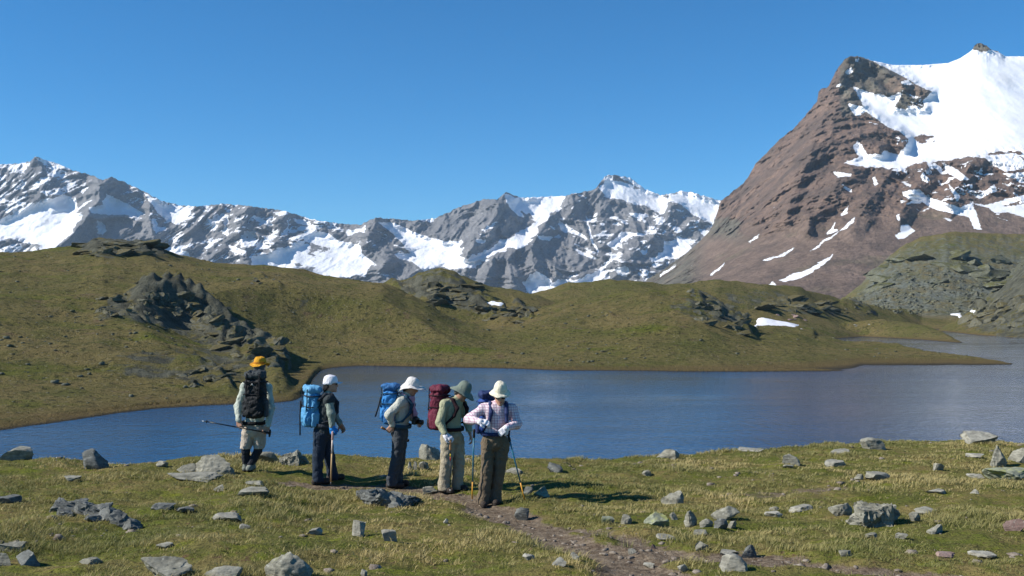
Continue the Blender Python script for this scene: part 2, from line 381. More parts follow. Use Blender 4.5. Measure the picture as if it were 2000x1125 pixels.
RIBS = [([(296, 570), (350, 572), (385, 592), (430, 630), (470, 662), (538, 692)], 9.0, 60, 7), ([(420, 655), (470, 695), (545, 738)], 5.0, 40, 8), ([(190, 472), (250, 470), (285, 490)], 2.5, 35, 6), ([(830, 545), (870, 545), (925, 580), (975, 602)], 6.0, 45, 8), ([(770, 552), (800, 575), (850, 590)], 4.0, 30, 7),
        ([(1345, 572), (1395, 592), (1430, 618), (1458, 640)], 4.5, 40, 6), ([(1655, 588), (1700, 606)], 4.0, 18, 6), ([(355, 712), (410, 720), (450, 752)], 1.8, 26, 6), ([(505, 540), (545, 558)], 1.8, 14, 4), ([(930, 598), (960, 615)], 3.5, 14, 4), ([(1010, 592), (1035, 615)], 3.5, 12, 4), ([(1180, 606), (1195, 616)], 1.4, 10, 4)]
def hill_z(x, y, full=False):
    x = np.asarray(x, float); y = np.asarray(y, float)
    z0 = hill_parts(x, y); land = sstep(0.0, 4.0, z0)
    z = z0 + land * (1.5 * fbm(xy3(x, y, 0.028, 1.0), 3) + 0.5 * fbm(xy3(x, y, 0.13, 2.0), 3)) + 0.16 * fbm(xy3(x, y, 0.5, 2.5), 2) * sstep(-.3, .8, z0)
    r, h = hill_rocky(x, y, z0)
    px = 1000 + 2000 * x / y; py = 600 - (z0 - CAMZ) / y * 2000; wx = 3.0 * fbm(xy3(x, y, 0.04, 14.0), 2)
    for pts, H_, wl, wr in RIBS:          # bedrock ribs: long slope on the left, steep scarp on the right
        P = np.asarray(pts, float); lo = P.min(0) - 60; hi = P.max(0) + 30; m = (px > lo[0]) & (px < hi[0]) & (py > lo[1]) & (py < hi[1])
        if not m.any(): continue
        a, b = px[m] + wx[m], py[m] + 0.5 * wx[m]; best = np.full(a.shape, 1e9); sgn = np.zeros(a.shape); tpos = np.zeros(a.shape)
        for k in range(len(P) - 1):
            e = P[k + 1] - P[k]; q = ((a - P[k][0]) * e[0] + (b - P[k][1]) * e[1]) / (e @ e); tt = np.clip(q, 0, 1); dd = np.hypot(a - P[k][0] - e[0] * tt, b - P[k][1] - e[1] * tt)
            c = dd < best; best = np.where(c, dd, best); sgn = np.where(c, e[0] * (b - P[k][1]) - e[1] * (a - P[k][0]), sgn)
        f = np.where(sgn > 0, np.clip(1 - best / wl, 0, 1), np.clip(1 - best / wr, 0, 1)); f = sstep(0, 1, f) * (0.42 + 0.15 * pn(np.stack([a * .06, b * .06, 0 * a], -1)))
        z[m] += H_ * f; r[m] = np.maximum(r[m], np.where(sgn > 0, 0.6 * sstep(0.22, 0.5, f), 0.95 * sstep(0.02, 0.25, f)))
    bro = ridged(np.stack([x * 0.11, y * 0.075, z0 * 0.1], -1), 4, 0.6) - 0.7
    m = h > 0.05
    if m.any():
        xm, ym, hm_ = x[m], y[m], h[m]; wr_ = 0.8 * pn(xy3(xm, ym, 0.4, 3.0)); va, ba = cells(xm + wr_, ym * 0.8, 0.13, 3); vb, bb = cells(xm - wr_, ym * 0.8 + wr_, 0.33, 9)
        z[m] += hm_ * (bro[m] * 0.4 + (va - 0.4) * 0.22 * sstep(0.0, 0.12, ba) + (vb - 0.5) * 0.16 * sstep(0, 0.15, bb))
    if full: return z, r
    return z
d_r = np.concatenate([np.geomspace(86.0, 360.0, 300)[:-1], np.geomspace(360, 980, 110)]); u_r = np.linspace(-0.62, 0.62, 660)
DD, UU = np.meshgrid(d_r, u_r, indexing='ij'); X = UU * DD; Y = DD
Z, RK = hill_z(X, Y, True)
HILL = Grid(d_r, u_r, Z)
def hill_hit(px, py, dmin=100.0, dmax=900.0):
    ds = np.geomspace(dmin, dmax, 2500); p = at(px, py, ds); b = p[:, 2] < HILL(p[:, 0], p[:, 1])
    return p[int(np.argmax(b)) if b.any() else 1200]
gz0 = np.gradient(Z, axis=0) / np.gradient(Y, axis=0); gx0 = np.gradient(Z, axis=1) / np.gradient(X, axis=1)
STEEP = np.hypot(gz0, gx0)
RK = np.clip(RK * 0.8 + sstep(0.55, 1.1, STEEP) * 0.6, 0, 1)
me = mesh_np('hills', np.stack([X, Y, Z], -1), grid_faces(*X.shape)); fattr(me, 'rock', RK)
pxg = 1000 + 2000 * X / Y
fattr(me, 'dome', sstep(1640, 1700, pxg) * sstep(520, 620, Y)); fattr(me, 'scree', sstep(1640, 1720, pxg) * sstep(600, 660, Y) * sstep(75, 20, Z))
n = NT('hill_turf')
a = n.noise(0.022, 5, 0.6); b = n.noise(0.10, 6, 0.65); c_ = n.noise(0.7, 5, 0.75); d_ = n.noise(0.05, 4, 0.6, n.pos((0.5, 1.4, 1)))
col = n.mix(n.mapr(a, 0.35, 0.65), (0.135, 0.124, 0.042), (0.19, 0.15, 0.062))
col = n.mix(n.mapr(b, 0.45, 0.68, 0, 0.75), col, (0.095, 0.102, 0.028))
col = n.mix(n.mapr(d_, 0.56, 0.72, 0, 0.85), col, (0.105, 0.125, 0.018))
col = n.mix(n.mapr(c_, 0.5, 0.64, 0, 0.85), col, (0.04, 0.042, 0.016))
col = n.mix(n.mapr(n.noise(0.25, 5, 0.7), 0.56, 0.68, 0, 0.65), col, (0.135, 0.09, 0.06))
sp1 = n.voro(0.9); col = n.mix(n.mapr(sp1, 0.12, 0.2, 0.6, 0), col, (0.24, 0.225, 0.18)); sp2 = n.voro(0.37); col = n.mix(n.mapr(sp2, 0.10, 0.22, 0.7, 0), col, (0.03, 0.03, 0.016))
geo = n.t.nodes.new('ShaderNodeSeparateXYZ'); n.t.links.new(n.pos(), geo.inputs[0])
shore = n.mapr(geo.outputs[2], 0.25, 0.9, 1, 0); col = n.mix(n.math('MULTIPLY', shore, 0.75), col, (0.14, 0.10, 0.045))
col = n.mix(n.mapr(geo.outputs[2], 0.0, 0.22, 1, 0), col, (0.05, 0.045, 0.035))
rk = n.mix(n.mapr(n.noise(0.18, 7, 0.7), 0.35, 0.65), (0.07, 0.07, 0.052), (0.15, 0.15, 0.112)); rk = n.mix(n.attr('dome'), rk, n.mix(n.mapr(n.noise(0.1, 7, 0.7), 0.35, 0.65), (0.085, 0.088, 0.064), (0.185, 0.19, 0.145)))
rk = n.mix(n.mapr(n.noise(1.2, 4, 0.7), 0.5, 0.7, 0, 0.6), rk, (0.05, 0.05, 0.04))
rm = n.mapr(n.math('ADD', n.attr('rock'), n.math('MULTIPLY', n.math('SUBTRACT', n.noise(0.16, 6, 0.75), 0.5), 1.5)), 0.45, 0.62)
col = n.mix(rm, col, rk)
scr = n.mix(n.mapr(n.voro(0.35), 0.1, 0.8), (0.2, 0.215, 0.185), (0.10, 0.11, 0.095))
col = n.mix(n.math('MULTIPLY', n.attr('scree'), n.mapr(n.noise(0.05, 4), 0.4, 0.6, 0.25, 0.9)), col, scr)
h1 = n.math('ADD', n.math('MULTIPLY', n.noise(1.6, 6, 0.75), 0.7), n.math('MULTIPLY', c_, 1.2))
M_HILL = n.set(col=col, rough=1.0, spec=0.05, nor=n.bump(h1, 1.0, 1.1)).m
link('hills', me, M_HILL, kind='structure')

# ------------------------------------------------------------------ mountains
def mountain(name, cols, crest, dcrest, foot_row, dfoot, nrow, disp, back, mat_fn, k=41, ex=8, powd=1.0):
    px = cols; yc = np.interp(px, *zip(*crest)); dcr = np.interp(px, *zip(*dcrest)); yf = np.interp(px, *zip(*foot_row)); dft = np.interp(px, *zip(*dfoot))
    jit = 2.2 * fbm(np.stack([px * 0.11, px * 0, px * 0], -1), 4, 0.6); yc = yc + jit * np.interp(px, [0, 1700, 1720, 1890, 1900, 1935, 1945], [1, 1, .15, .15, 1, 1, .15])
    t = np.linspace(0, 1, nrow)[:, None]
    ker = np.hanning(k + 2)[1:-1]; ker /= ker.sum(); ycs = np.convolve(np.pad(yc, k // 2, mode='edge'), ker, 'valid')
    PY = yf + (ycs - yf) * t + (yc - ycs) * t ** ex; PX = px[None, :] + 0 * t; Dm = dft + (dcr - dft) * t ** powd
    off = disp(PX, PY, Dm, t)
    P = at(PX, PY, Dm + off)
    # far side, falling away behind the crest
    nb = 10; tb = np.linspace(0, 1, nb + 1)[1:, None]
    last = P[-1]
    Pb = np.stack([last[None, :, 0] * (1 + 0.3 * tb), last[None, :, 1] * (1 + 0.3 * tb), last[None, :, 2] - back * tb ** 1.0 * np.maximum(last[None, :, 2] - CAMZ, 50)], -1)
    V = np.concatenate([P, Pb], 0)
    me = mesh_np(name, V, grid_faces(V.shape[0], V.shape[1]))
    def pad(a): return np.concatenate([a, np.repeat(a[-1:], nb, 0)], 0)
    N = np.cross(np.gradient(P, axis=1), np.gradient(P, axis=0)); N /= np.linalg.norm(N, axis=-1)[..., None] + 1e-9
    mat = mat_fn(me, pad, PX, PY, P, N)
    return link(name, me, mat, kind='structure')

Z3 = (0.0, 280.0, 0.35); Z4 = (650.0, 320.0, 0.4); Z5 = (1300.0, 60.0, 700 / 1230.0)
FAR_CREST = [(-700, 380), (-300, 350), (-100, 330), (0, 321), (35, 320), (60, 315), (68, 305), (84, 311), (115, 320), (140, 332), (182, 343), (201, 352), (217, 345), (241, 355), (280, 373), (315, 392), (350, 401), (385, 403),
             (437, 398), (483, 402), (556, 412), (612, 429), (665, 437), (702, 439), (734, 425), (762, 427), (810, 431), (854, 425), (898, 404), (930, 394), (946, 388), (970, 390), (988, 375), (1018, 386), (1074, 384), (1106, 382),
             (1122, 378), (1162, 370), (1170, 360), (1182, 344), (1194, 341), (1230, 347), (1262, 370), (1290, 381), (1314, 378), (1330, 372), (1354, 376), (1406, 392), (1460, 410), (1600, 450), (2700, 460)]
FAR_SNOW = [zc(p, *Z3) for p in [
    [(0, 420), (110, 375), (200, 330), (330, 290), (420, 300), (430, 350), (425, 385), (470, 395), (440, 440), (400, 500), (330, 560), (280, 595), (200, 560), (150, 560), (60, 530), (0, 530), (-400, 560), (-400, 400)],
    [(590, 280), (700, 330), (800, 390), (780, 420), (700, 400), (600, 400), (510, 390), (500, 360), (570, 340)],
    [(790, 270), (920, 330), (1010, 346), (1090, 354), (1040, 420), (1000, 455), (930, 430), (880, 390), (830, 310)],
    [(540, 430), (570, 440), (600, 490), (580, 515), (540, 500)], [(870, 565), (950, 575), (1060, 610), (1060, 640), (960, 610)],
    [(1400, 630), (1500, 610), (1600, 575), (1690, 540), (1720, 480), (1830, 500), (1900, 550), (2010, 570), (2010, 740), (1800, 760), (1700, 710), (1560, 690), (1400, 685)],
    [(195, 75), (240, 84), (330, 108), (405, 146), (380, 150), (300, 120), (220, 100)], [(840, 410), (870, 420), (890, 490), (865, 500)],
    [(1270, 560), (1290, 570), (1370, 600), (1340, 610), (1290, 600)], [(1240, 500), (1265, 400), (1275, 400), (1268, 520)], [(1160, 450), (1210, 390), (1220, 400), (1180, 455)], [(1585, 500), (1600, 410), (1608, 410), (1600, 510)],
    [(1420, 400), (1540, 460), (1500, 465), (1410, 420)], [(1360, 490), (1430, 495), (1420, 525), (1370, 520)], [(1640, 420), (1720, 430), (1740, 455), (1660, 450)]]] + [zc(p, *Z4) for p in [
    [(0, 370), (80, 390), (130, 430), (210, 490), (150, 545), (0, 555), (-60, 520)], [(220, 285), (290, 285), (390, 330), (450, 350), (540, 380), (630, 370), (620, 450), (680, 470), (760, 460), (700, 510), (600, 515), (520, 500), (440, 520), (390, 480), (330, 470), (300, 440), (370, 430), (330, 380), (280, 330)],
    [(835, 145), (880, 158), (930, 165), (1060, 157), (1145, 153), (1110, 210), (1070, 250), (1010, 310), (960, 390), (940, 410), (870, 410), (800, 440), (740, 460), (660, 490), (620, 475), (680, 450), (740, 430), (780, 400), (860, 360), (930, 320), (990, 280), (900, 250), (860, 210)],
    [(985, 520), (1040, 545), (1075, 580), (1110, 560), (1160, 570), (1200, 560), (1280, 530), (1320, 485), (1400, 430), (1420, 440), (1350, 490), (1320, 520), (1320, 550), (1300, 600), (1180, 600), (1100, 610), (960, 640), (925, 580)],
    [(1295, 115), (1335, 55), (1450, 70), (1540, 125), (1620, 158), (1640, 210), (1600, 250), (1560, 210), (1480, 200), (1420, 180), (1340, 160)], [(1640, 155), (1700, 128), (1900, 182), (1880, 250), (1850, 290), (1760, 250), (1700, 200), (1630, 170)],
    [(1620, 380), (1700, 360), (1740, 370), (1750, 410), (1690, 440), (1620, 470), (1560, 490), (1560, 470), (1610, 420)], [(1380, 510), (1430, 495), (1450, 520), (1440, 555), (1390, 540)],
    [(1100, 270), (1140, 300), (1230, 350), (1240, 370), (1180, 340), (1120, 330)], [(1000, 350), (1080, 355), (1060, 375), (1010, 370)], [(700, 365), (745, 365), (745, 385), (710, 388)], [(1230, 230), (1250, 300), (1300, 430), (1290, 440), (1240, 310)],
    [(60, 330), (170, 300), (150, 330), (70, 355)], [(430, 272), (512, 260), (500, 275), (440, 285)], [(1340, 400), (1420, 330), (1530, 345), (1440, 360), (1380, 420)], [(1180, 415), (1250, 440), (1300, 465), (1280, 470), (1200, 435)], [(720, 320), (800, 280), (810, 285), (740, 330)]]]
FAR_ROCK = [zc(p, *Z3) for p in [[(1700, 545), (1850, 590), (1800, 640), (1680, 610)], [(1640, 665), (1760, 690), (1740, 720), (1660, 700)]]] + [zc(p, *Z4) for p in [[(1380, 60), (1440, 85), (1510, 125), (1490, 130), (1420, 95), (1370, 80)], [(920, 235), (960, 240), (980, 268), (950, 280)]]]
FAR_SPUR = [(zc(p, *Z3), wd, am) for p, wd, am in [([(575, 200), (540, 330), (480, 420), (400, 520), (250, 620)], 34, 230), ([(195, 72), (230, 200), (300, 300)], 30, 70), ([(850, 320), (830, 420), (860, 520)], 22, 90), ([(1110, 360), (1040, 460), (1080, 560), (1000, 620)], 26, 80), ([(1390, 350), (1330, 480), (1380, 640)], 24, 90), ([(1600, 380), (1560, 480), (1520, 600)], 22, 80)]] + \
           [(zc(p, *Z4), wd, am) for p, wd, am in [([(210, 263), (160, 380), (250, 470)], 26, 110), ([(840, 140), (780, 270), (700, 380), (640, 470)], 34, 170), ([(790, 455), (760, 540), (730, 600)], 24, 150), ([(900, 398), (860, 460), (880, 600)], 26, 170), ([(1280, 125), (1080, 240), (1000, 330), (970, 420), (990, 520)], 34, 150), ([(1340, 60), (1300, 200), (1320, 360)], 26, 60),
            ([(1160, 150), (1200, 260), (1290, 420)], 22, 60), ([(1660, 200), (1620, 280), (1540, 380), (1400, 500)], 30, 150), ([(1100, 400), (1080, 560)], 18, 70), ([(1560, 260), (1480, 330)], 20, 60)]]
def far_disp(PX, PY, D, t):
    p = at(PX, PY, D)
    q = p * np.array([0.0055, 0.0028, 0.0042]); q = q + 0.5 * fbm(p * 0.003, 2)[..., None]
    off = -70 * (ridged(q, 6, 0.55) - 0.9)
    off = off - 16 * (ridged(p * np.array([0.022, 0.008, 0.014]), 4, 0.6) - 0.9)
    sn = np.zeros_like(PX)
    for poly in FAR_SNOW: sn = np.maximum(sn, sstep(-6, 14, poly_sd(PX, PY, poly)))
    off = off * (1 - 0.8 * sn) + 25 * sn
    for pts, wd, am in FAR_SPUR:
        dl = line_d(PX + 6 * pn(np.stack([PX * .05, PY * .05, 0 * PX], -1)), PY, pts); off = off - am * np.clip(1 - dl / wd, 0, 1) * (1 - 0.3 * sn)
    return off
def far_mat(me, pad, PX, PY, P, N):
    wob = 5.0 * fbm(np.stack([PX * 0.06, PY * 0.06, 0 * PX], -1), 4, 0.6)
    s = np.full(PX.shape, -99.0)
    for poly in FAR_SNOW: s = np.maximum(s, poly_sd(PX + wob, PY + 0.7 * wob, poly))
    for poly in FAR_ROCK: s = np.minimum(s, -poly_sd(PX + wob, PY + wob, poly))
    s = 0.5 + s / 9.0
    nz = fbm(P * np.array([0.011, 0.006, 0.018]), 5, 0.62)
    dens = np.interp(PX[0], [-400, 0, 160, 200, 330, 640, 700, 1000, 1080, 1300, 1450], [0.42, 0.5, 0.44, 0.3, 0.42, 0.46, 0.28, 0.16, 0.3, 0.42, 0.4])[None, :] * np.ones_like(PX)
    dark = np.zeros_like(PX)
    for poly in [zc([(480, 400), (560, 400), (700, 430), (840, 440), (880, 530), (900, 600), (230, 640), (330, 560), (420, 470)], *Z3), zc([(600, 200), (840, 200), (930, 300), (820, 340), (760, 300), (640, 360), (450, 340), (320, 290)], *Z4), zc([(700, 540), (780, 460), (890, 400), (990, 500), (940, 590), (780, 620)], *Z4), zc([(930, 400), (1000, 330), (1100, 400), (1160, 540), (1080, 590), (990, 510)], *Z4)]:
        dark = np.maximum(dark, sstep(-8, 12, poly_sd(PX, PY, poly)))
    dens = dens * (1 - 0.8 * dark)
    patch = 0.5 + (nz * 0.55 + (dens - 0.56) * 1.5 + (N[..., 2] - 0.5) * 0.35) * 1.1
    snow = np.maximum(np.clip(s, 0, 1.3), np.clip(patch, 0, 1))
    fattr(me, 'snow', pad(snow))
    n = NT('far_rock_and_snow')
    r = n.mix(n.mapr(n.noise(0.006, 6, 0.65), 0.35, 0.65), (0.125, 0.125, 0.13), (0.22, 0.215, 0.215))
    r = n.mix(n.mapr(n.noise(0.03, 6, 0.7, n.pos((1, 1, 1.6))), 0.45, 0.7, 0, 0.5), r, (0.12, 0.12, 0.125))
    fac = n.mapr(n.math('ADD', n.attr('snow'), n.math('MULTIPLY', n.math('SUBTRACT', n.noise(0.04, 8, 0.78), 0.5), 1.0)), 0.46, 0.55)
    r = n.mix(n.mapr(n.noise(0.09, 6, 0.75), 0.38, 0.64), n.mix(0.45, r, (0.06, 0.06, 0.065)), n.mix(0.12, r, (0.45, 0.43, 0.42)))
    c = n.mix(fac, r, n.mix(n.mapr(n.noise(0.01, 6, 0.65), 0.4, 0.7), (0.80, 0.81, 0.84), (0.72, 0.72, 0.73)))
    nb = n.bump(n.noise(0.03, 7, 0.7), 0.8, 8.0)
    return n.set(col=c, rough=0.9, spec=0.1, nor=nb).m
cols = np.concatenate([np.linspace(-500, -6, 60)[:-1], np.linspace(-6, 1450, 860), np.linspace(1450, 2500, 60)[1:]])
mountain('snowy_mountain_range', cols, FAR_CREST, [(-700, 5200), (0, 5300), (200, 5200), (500, 5000), (700, 5000), (990, 5200), (1190, 5600), (2700, 5600)],
         [(-700, 585), (2700, 585)], [(-700, 4200), (2700, 4200)], 150, far_disp, 0.9, far_mat, 41, 22)

R_CREST = [(900, 640), (1150, 590), (1240, 560), (1300, 524), (1334, 498), (1357, 484), (1385, 464), (1394, 436), (1408, 393), (1414, 387), (1437, 370), (1459, 350), (1476, 319), (1488, 308), (1522, 273), (1550, 251), (1579, 219), (1596, 197), (1599, 177), (1619, 168),
           (1630, 145), (1641, 125), (1659, 110), (1676, 110), (1698, 117), (1744, 127), (1801, 127), (1852, 123), (1875, 114), (1898, 99), (1904, 87), (1915, 84), (1926, 88), (1934, 97), (1949, 100), (1963, 110), (2000, 110), (2200, 106), (2700, 120)]
R_SNOW = [zc(p, *Z5) for p in [
    [(690, 94), (780, 108), (880, 108), (970, 100), (1048, 58), (1060, 66), (1115, 66), (1165, 78), (1230, 78), (2400, 60), (2400, 430), (1300, 400), (1230, 412), (1150, 415), (1060, 430), (1000, 440), (940, 450), (880, 450), (800, 475), (740, 470), (660, 465), (610, 455), (660, 430), (640, 395), (665, 378), (690, 420), (740, 425), (745, 400), (770, 380), (820, 400), (830, 370), (800, 345), (760, 330), (720, 300), (690, 280), (650, 295), (625, 250), (680, 260), (640, 190), (700, 210), (760, 225), (805, 215), (790, 265), (890, 265), (880, 235), (915, 210), (870, 190), (820, 160), (760, 130)],
    [(615, 145), (640, 120), (645, 140), (625, 152)], [(640, 100), (665, 92), (660, 108)], [(578, 192), (600, 180), (607, 186), (590, 194)], [(800, 178), (830, 168), (850, 185), (820, 186)],
    [(572, 482), (590, 485), (640, 490), (638, 500), (590, 502)], [(605, 528), (640, 545), (637, 558), (612, 542)], [(600, 632), (628, 600), (624, 628), (605, 636)], [(490, 762), (540, 720), (600, 685), (652, 635), (642, 662), (590, 697), (550, 722), (510, 753)],
    [(550, 702), (582, 652), (576, 682), (602, 686)], [(388, 858), (440, 832), (490, 820), (577, 765), (562, 787), (490, 838), (450, 852), (410, 862)], [(333, 787), (390, 770), (447, 741), (441, 753), (400, 774), (350, 790)], [(283, 724), (322, 699), (316, 712), (290, 728)],
    [(150, 840), (202, 795), (197, 807), (160, 840)], [(343, 878), (365, 860), (380, 869), (360, 886)], [(785, 702), (810, 690), (805, 665), (830, 664), (857, 688), (820, 712), (800, 718)], [(-20, 836), (38, 800), (30, 812), (-20, 845)],
    [(812, 552), (870, 543), (900, 570), (960, 588), (1010, 605), (1050, 588), (1062, 610), (1084, 684), (1058, 680), (1040, 640), (980, 627), (920, 612), (880, 590), (820, 597), (850, 582), (815, 567)], [(945, 450), (1000, 475), (1044, 512), (1010, 514), (970, 490)],
    [(1060, 572), (1130, 528), (1138, 550), (1080, 577)], [(1080, 602), (1180, 575), (1260, 555), (1260, 575), (1180, 595), (1120, 610)], [(966, 518), (1012, 570), (1000, 588), (985, 560)], [(1090, 430), (1200, 420), (1260, 470), (1160, 482), (1120, 460)],
    [(1110, 610), (1260, 590), (1260, 650), (1180, 625), (1130, 625)], [(1150, 490), (1260, 485), (1260, 505), (1180, 500)], [(708, 502), (722, 500), (728, 530), (718, 535)], [(875, 500), (885, 484), (897, 505), (880, 514)], [(790, 632), (800, 628), (806, 655), (798, 655)], [(895, 448), (912, 448), (918, 475), (905, 475)], [(808, 515), (845, 530), (840, 538), (812, 522)], [(945, 640), (985, 648), (975, 655)]]]
R_ROCK = [zc(p, *Z5) for p in [[(850, 365), (925, 353), (922, 380), (870, 388)], [(1060, 62), (1064, 40), (1104, 40), (1116, 66), (1085, 74)], [(795, 268), (805, 222), (850, 215), (886, 262)], [(660, 385), (700, 375), (740, 410), (800, 425), (820, 395), (780, 372), (720, 350)]]]
R_SPUR = [(zc(p, *Z5), wd, am) for p, wd, am in [([(630, 90), (560, 260), (500, 420), (440, 560), (420, 620)], 50, 90), ([(500, 420), (380, 560), (300, 640)], 34, 60), ([(640, 480), (540, 580), (490, 680)], 30, 60), ([(430, 590), (420, 640)], 16, 45), ([(490, 640), (485, 690)], 14, 40), ([(780, 480), (700, 580), (640, 680)], 30, 50), ([(900, 460), (850, 560), (800, 640)], 30, 60), ([(1060, 440), (1000, 540), (960, 600)], 30, 55), ([(200, 580), (150, 720), (60, 840)], 34, 70), ([(740, 110), (800, 180), (900, 205)], 20, 50)]]
def r_disp(PX, PY, D, t):
    p = at(PX, PY, D); gl = p[..., 0] - 1.1 * p[..., 2]; q = np.stack([gl * 0.011, p[..., 1] * 0.0028, p[..., 2] * 0.006], -1) + 0.45 * fbm(p * 0.006, 3)[..., None]
    off = -15 * (ridged(q, 6, 0.6) - 0.9) - 20 * (ridged(p * np.array([0.014, 0.006, 0.014]), 6, 0.62) - 0.9) - 5 * (ridged(p * np.array([0.05, 0.02, 0.035]), 4, 0.6) - 0.9)
    zx = (PX - 1300) / (700 / 1230.0); zy = (PY - 60) / (700 / 1230.0)
    scree = sstep(640, 720, zy + (zx - 400) * 0.12 + 30 * pn(np.stack([zx * .012, zy * .012, 0 * zx], -1))) * sstep(60, 160, zx)
    sn = np.zeros_like(PX)
    for k, poly in enumerate(R_SNOW[:1]): sn = np.maximum(sn, sstep(-6, 18, poly_sd(PX, PY, poly)))
    off = off * (1 - 0.96 * sn) * (1 - 0.85 * scree) + 10 * sn + 60 * sn * fbm(p * 0.0022, 2) + 5 * sn * fbm(p * np.array([0.02, 0.006, 0.012]), 3)
    for pts, wd, am in R_SPUR:
        dl = line_d(PX + 5 * pn(np.stack([PX * .06, PY * .06, 0 * PX], -1)), PY, pts); off = off - 0.75 * am * np.clip(1 - dl / wd, 0, 1) * (1 - 0.9 * sn)
    return off
def r_mat(me, pad, PX, PY, P, N):
    wob = 3.5 * fbm(np.stack([PX * 0.07, PY * 0.07, 0 * PX], -1), 4, 0.65)
    s = np.full(PX.shape, -99.0)
    for k, poly in enumerate(R_SNOW): s = np.maximum(s, poly_sd(PX + wob * (1 if k == 0 else .45), PY + 0.7 * wob * (1 if k == 0 else .45), poly))
    for poly in R_ROCK: s = np.minimum(s, -poly_sd(PX + wob, PY + wob, poly))
    s = 0.5 + s / 8.0
    zx = (PX - 1300) / (700 / 1230.0); zy = (PY - 60) / (700 / 1230.0)
    nz = fbm(P * 0.03, 4, 0.6)
    pat = sstep(500, 900, zx) * sstep(700, 560, zy) * sstep(120, 260, zy)
    patch = 0.5 + (nz - 1.15 + 0.86 * pat) * 1.0
    fattr(me, 'snow', pad(np.maximum(np.clip(s, 0, 1.3), np.clip(patch, 0, 1))))
    scree = sstep(640, 720, zy + (zx - 400) * 0.12 + 30 * pn(np.stack([zx * .012, zy * .012, 0 * zx], -1))) * sstep(60, 160, zx)
    fattr(me, 'scree', pad(scree))
    green = np.maximum(sstep(300, 180, zx - (zy - 600) * 0.35 + 60 * pn(np.stack([zx * .015, zy * .015, 0 * zx], -1))) * sstep(600, 680, zy), sstep(560, 620, zx) * sstep(360, 250, zy) * 0.8)
    fattr(me, 'green', pad(green))
    n = NT('brown_rock_and_glacier')
    r = n.mix(n.mapr(n.noise(0.012, 7, 0.65), 0.35, 0.65), (0.14, 0.098, 0.078), (0.25, 0.162, 0.12))
    g = n.mix(n.mapr(n.noise(0.02, 6, 0.65), 0.35, 0.65), (0.10, 0.10, 0.075), (0.18, 0.175, 0.135))
    r = n.mix(n.mapr(n.math('ADD', n.attr('green'), n.math('MULTIPLY', n.math('SUBTRACT', n.noise(0.03, 5, .7), .5), 0.8)), 0.4, 0.7), r, g)
    r = n.mix(n.mapr(n.noise(0.05, 6, 0.7, n.pos((1, 1, 1.5))), 0.46, 0.68, 0, 0.7), r, (0.075, 0.062, 0.056)); r = n.mix(n.mapr(n.noise(0.006, 5, .6), .55, .68, 0, .6), r, (0.31, 0.205, 0.145))
    sc_ = n.mix(n.mapr(n.noise(0.02, 6, 0.6, n.pos((1.5, 1, 0.5))), 0.35, 0.65), (0.165, 0.115, 0.088), (0.235, 0.165, 0.127))
    sc_ = n.mix(n.mapr(n.noise(0.012, 5, 0.65), 0.55, 0.7, 0, 0.6), sc_, (0.12, 0.115, 0.06))
    r = n.mix(n.attr('scree'), r, sc_)
    r = n.mix(n.mapr(n.noise(0.13, 7, 0.75), 0.38, 0.64), n.mix(0.4, r, (0.07, 0.055, 0.047)), n.mix(0.15, r, (0.4, 0.32, 0.26)))
    r = n.mix(n.mapr(n.noise(0.03, 6, 0.7, n.rot(math.radians(-48), (2.2, 0.5, 0.35))), 0.48, 0.64, 0, 0.6), r, (0.085, 0.068, 0.058))
    fac = n.mapr(n.math('ADD', n.attr('snow'), n.math('MULTIPLY', n.math('SUBTRACT', n.noise(0.07, 7, 0.75), 0.5), 1.3)), 0.46, 0.55)
    c = n.mix(fac, r, n.mix(n.mapr(n.noise(0.01, 6, 0.65), 0.4, 0.7), (0.80, 0.81, 0.84), (0.72, 0.72, 0.73)))
    hb = n.math('MULTIPLY', n.math('ADD', n.noise(0.07, 8, 0.75), n.math('MULTIPLY', n.noise(0.03, 6, 0.7, n.rot(math.radians(-48), (1.6, 0.6, 0.4))), 1.4)), n.mapr(fac, 0, 1, 1, 0.1))
    return n.set(col=c, rough=0.9, spec=0.1, nor=n.bump(hb, 1.0, 7.0)).m
cols = np.concatenate([np.linspace(1000, 1250, 40)[:-1], np.linspace(1250, 2010, 500), np.linspace(2010, 2700, 60)[1:]])
mountain('glacier_mountain', cols, R_CREST, [(900, 1700), (1300, 2250), (1660, 2400), (2000, 2450), (2700, 2500)],
         [(900, 680), (1250, 612), (2700, 612)], [(900, 1000), (2700, 1000)], 270, r_disp, 0.9, r_mat, 161, 36)

# ------------------------------------------------------------------ lake
me = mesh_np('lake', np.array([[-700, 30, 0], [700, 30, 0], [900, 1000, 0], [-900, 1000, 0]], float), np.array([[0, 1, 2, 3]]))
n = NT('lake_water')
w1 = n.noise(1.1, 3, 0.6, n.pos((1, 0.7, 1))); w2 = n.noise(4.5, 3, 0.6, n.pos((1, 0.6, 1))); w3 = n.mapr(n.noise(0.02, 4, 0.6, n.pos((0.5, 1.6, 1))), 0.35, 0.65, 0.45, 1.25)
h = n.math('MULTIPLY', w3, n.math('ADD', n.math('MULTIPLY', w1, 0.12), n.math('MULTIPLY', w2, 0.035)))
n.set(col=(0.008, 0.045, 0.115), rough=0.06, ior=1.333, spec=0.5, nor=n.bump(h, 1.0, 1.0))
link('lake', me, n.m, kind='structure')

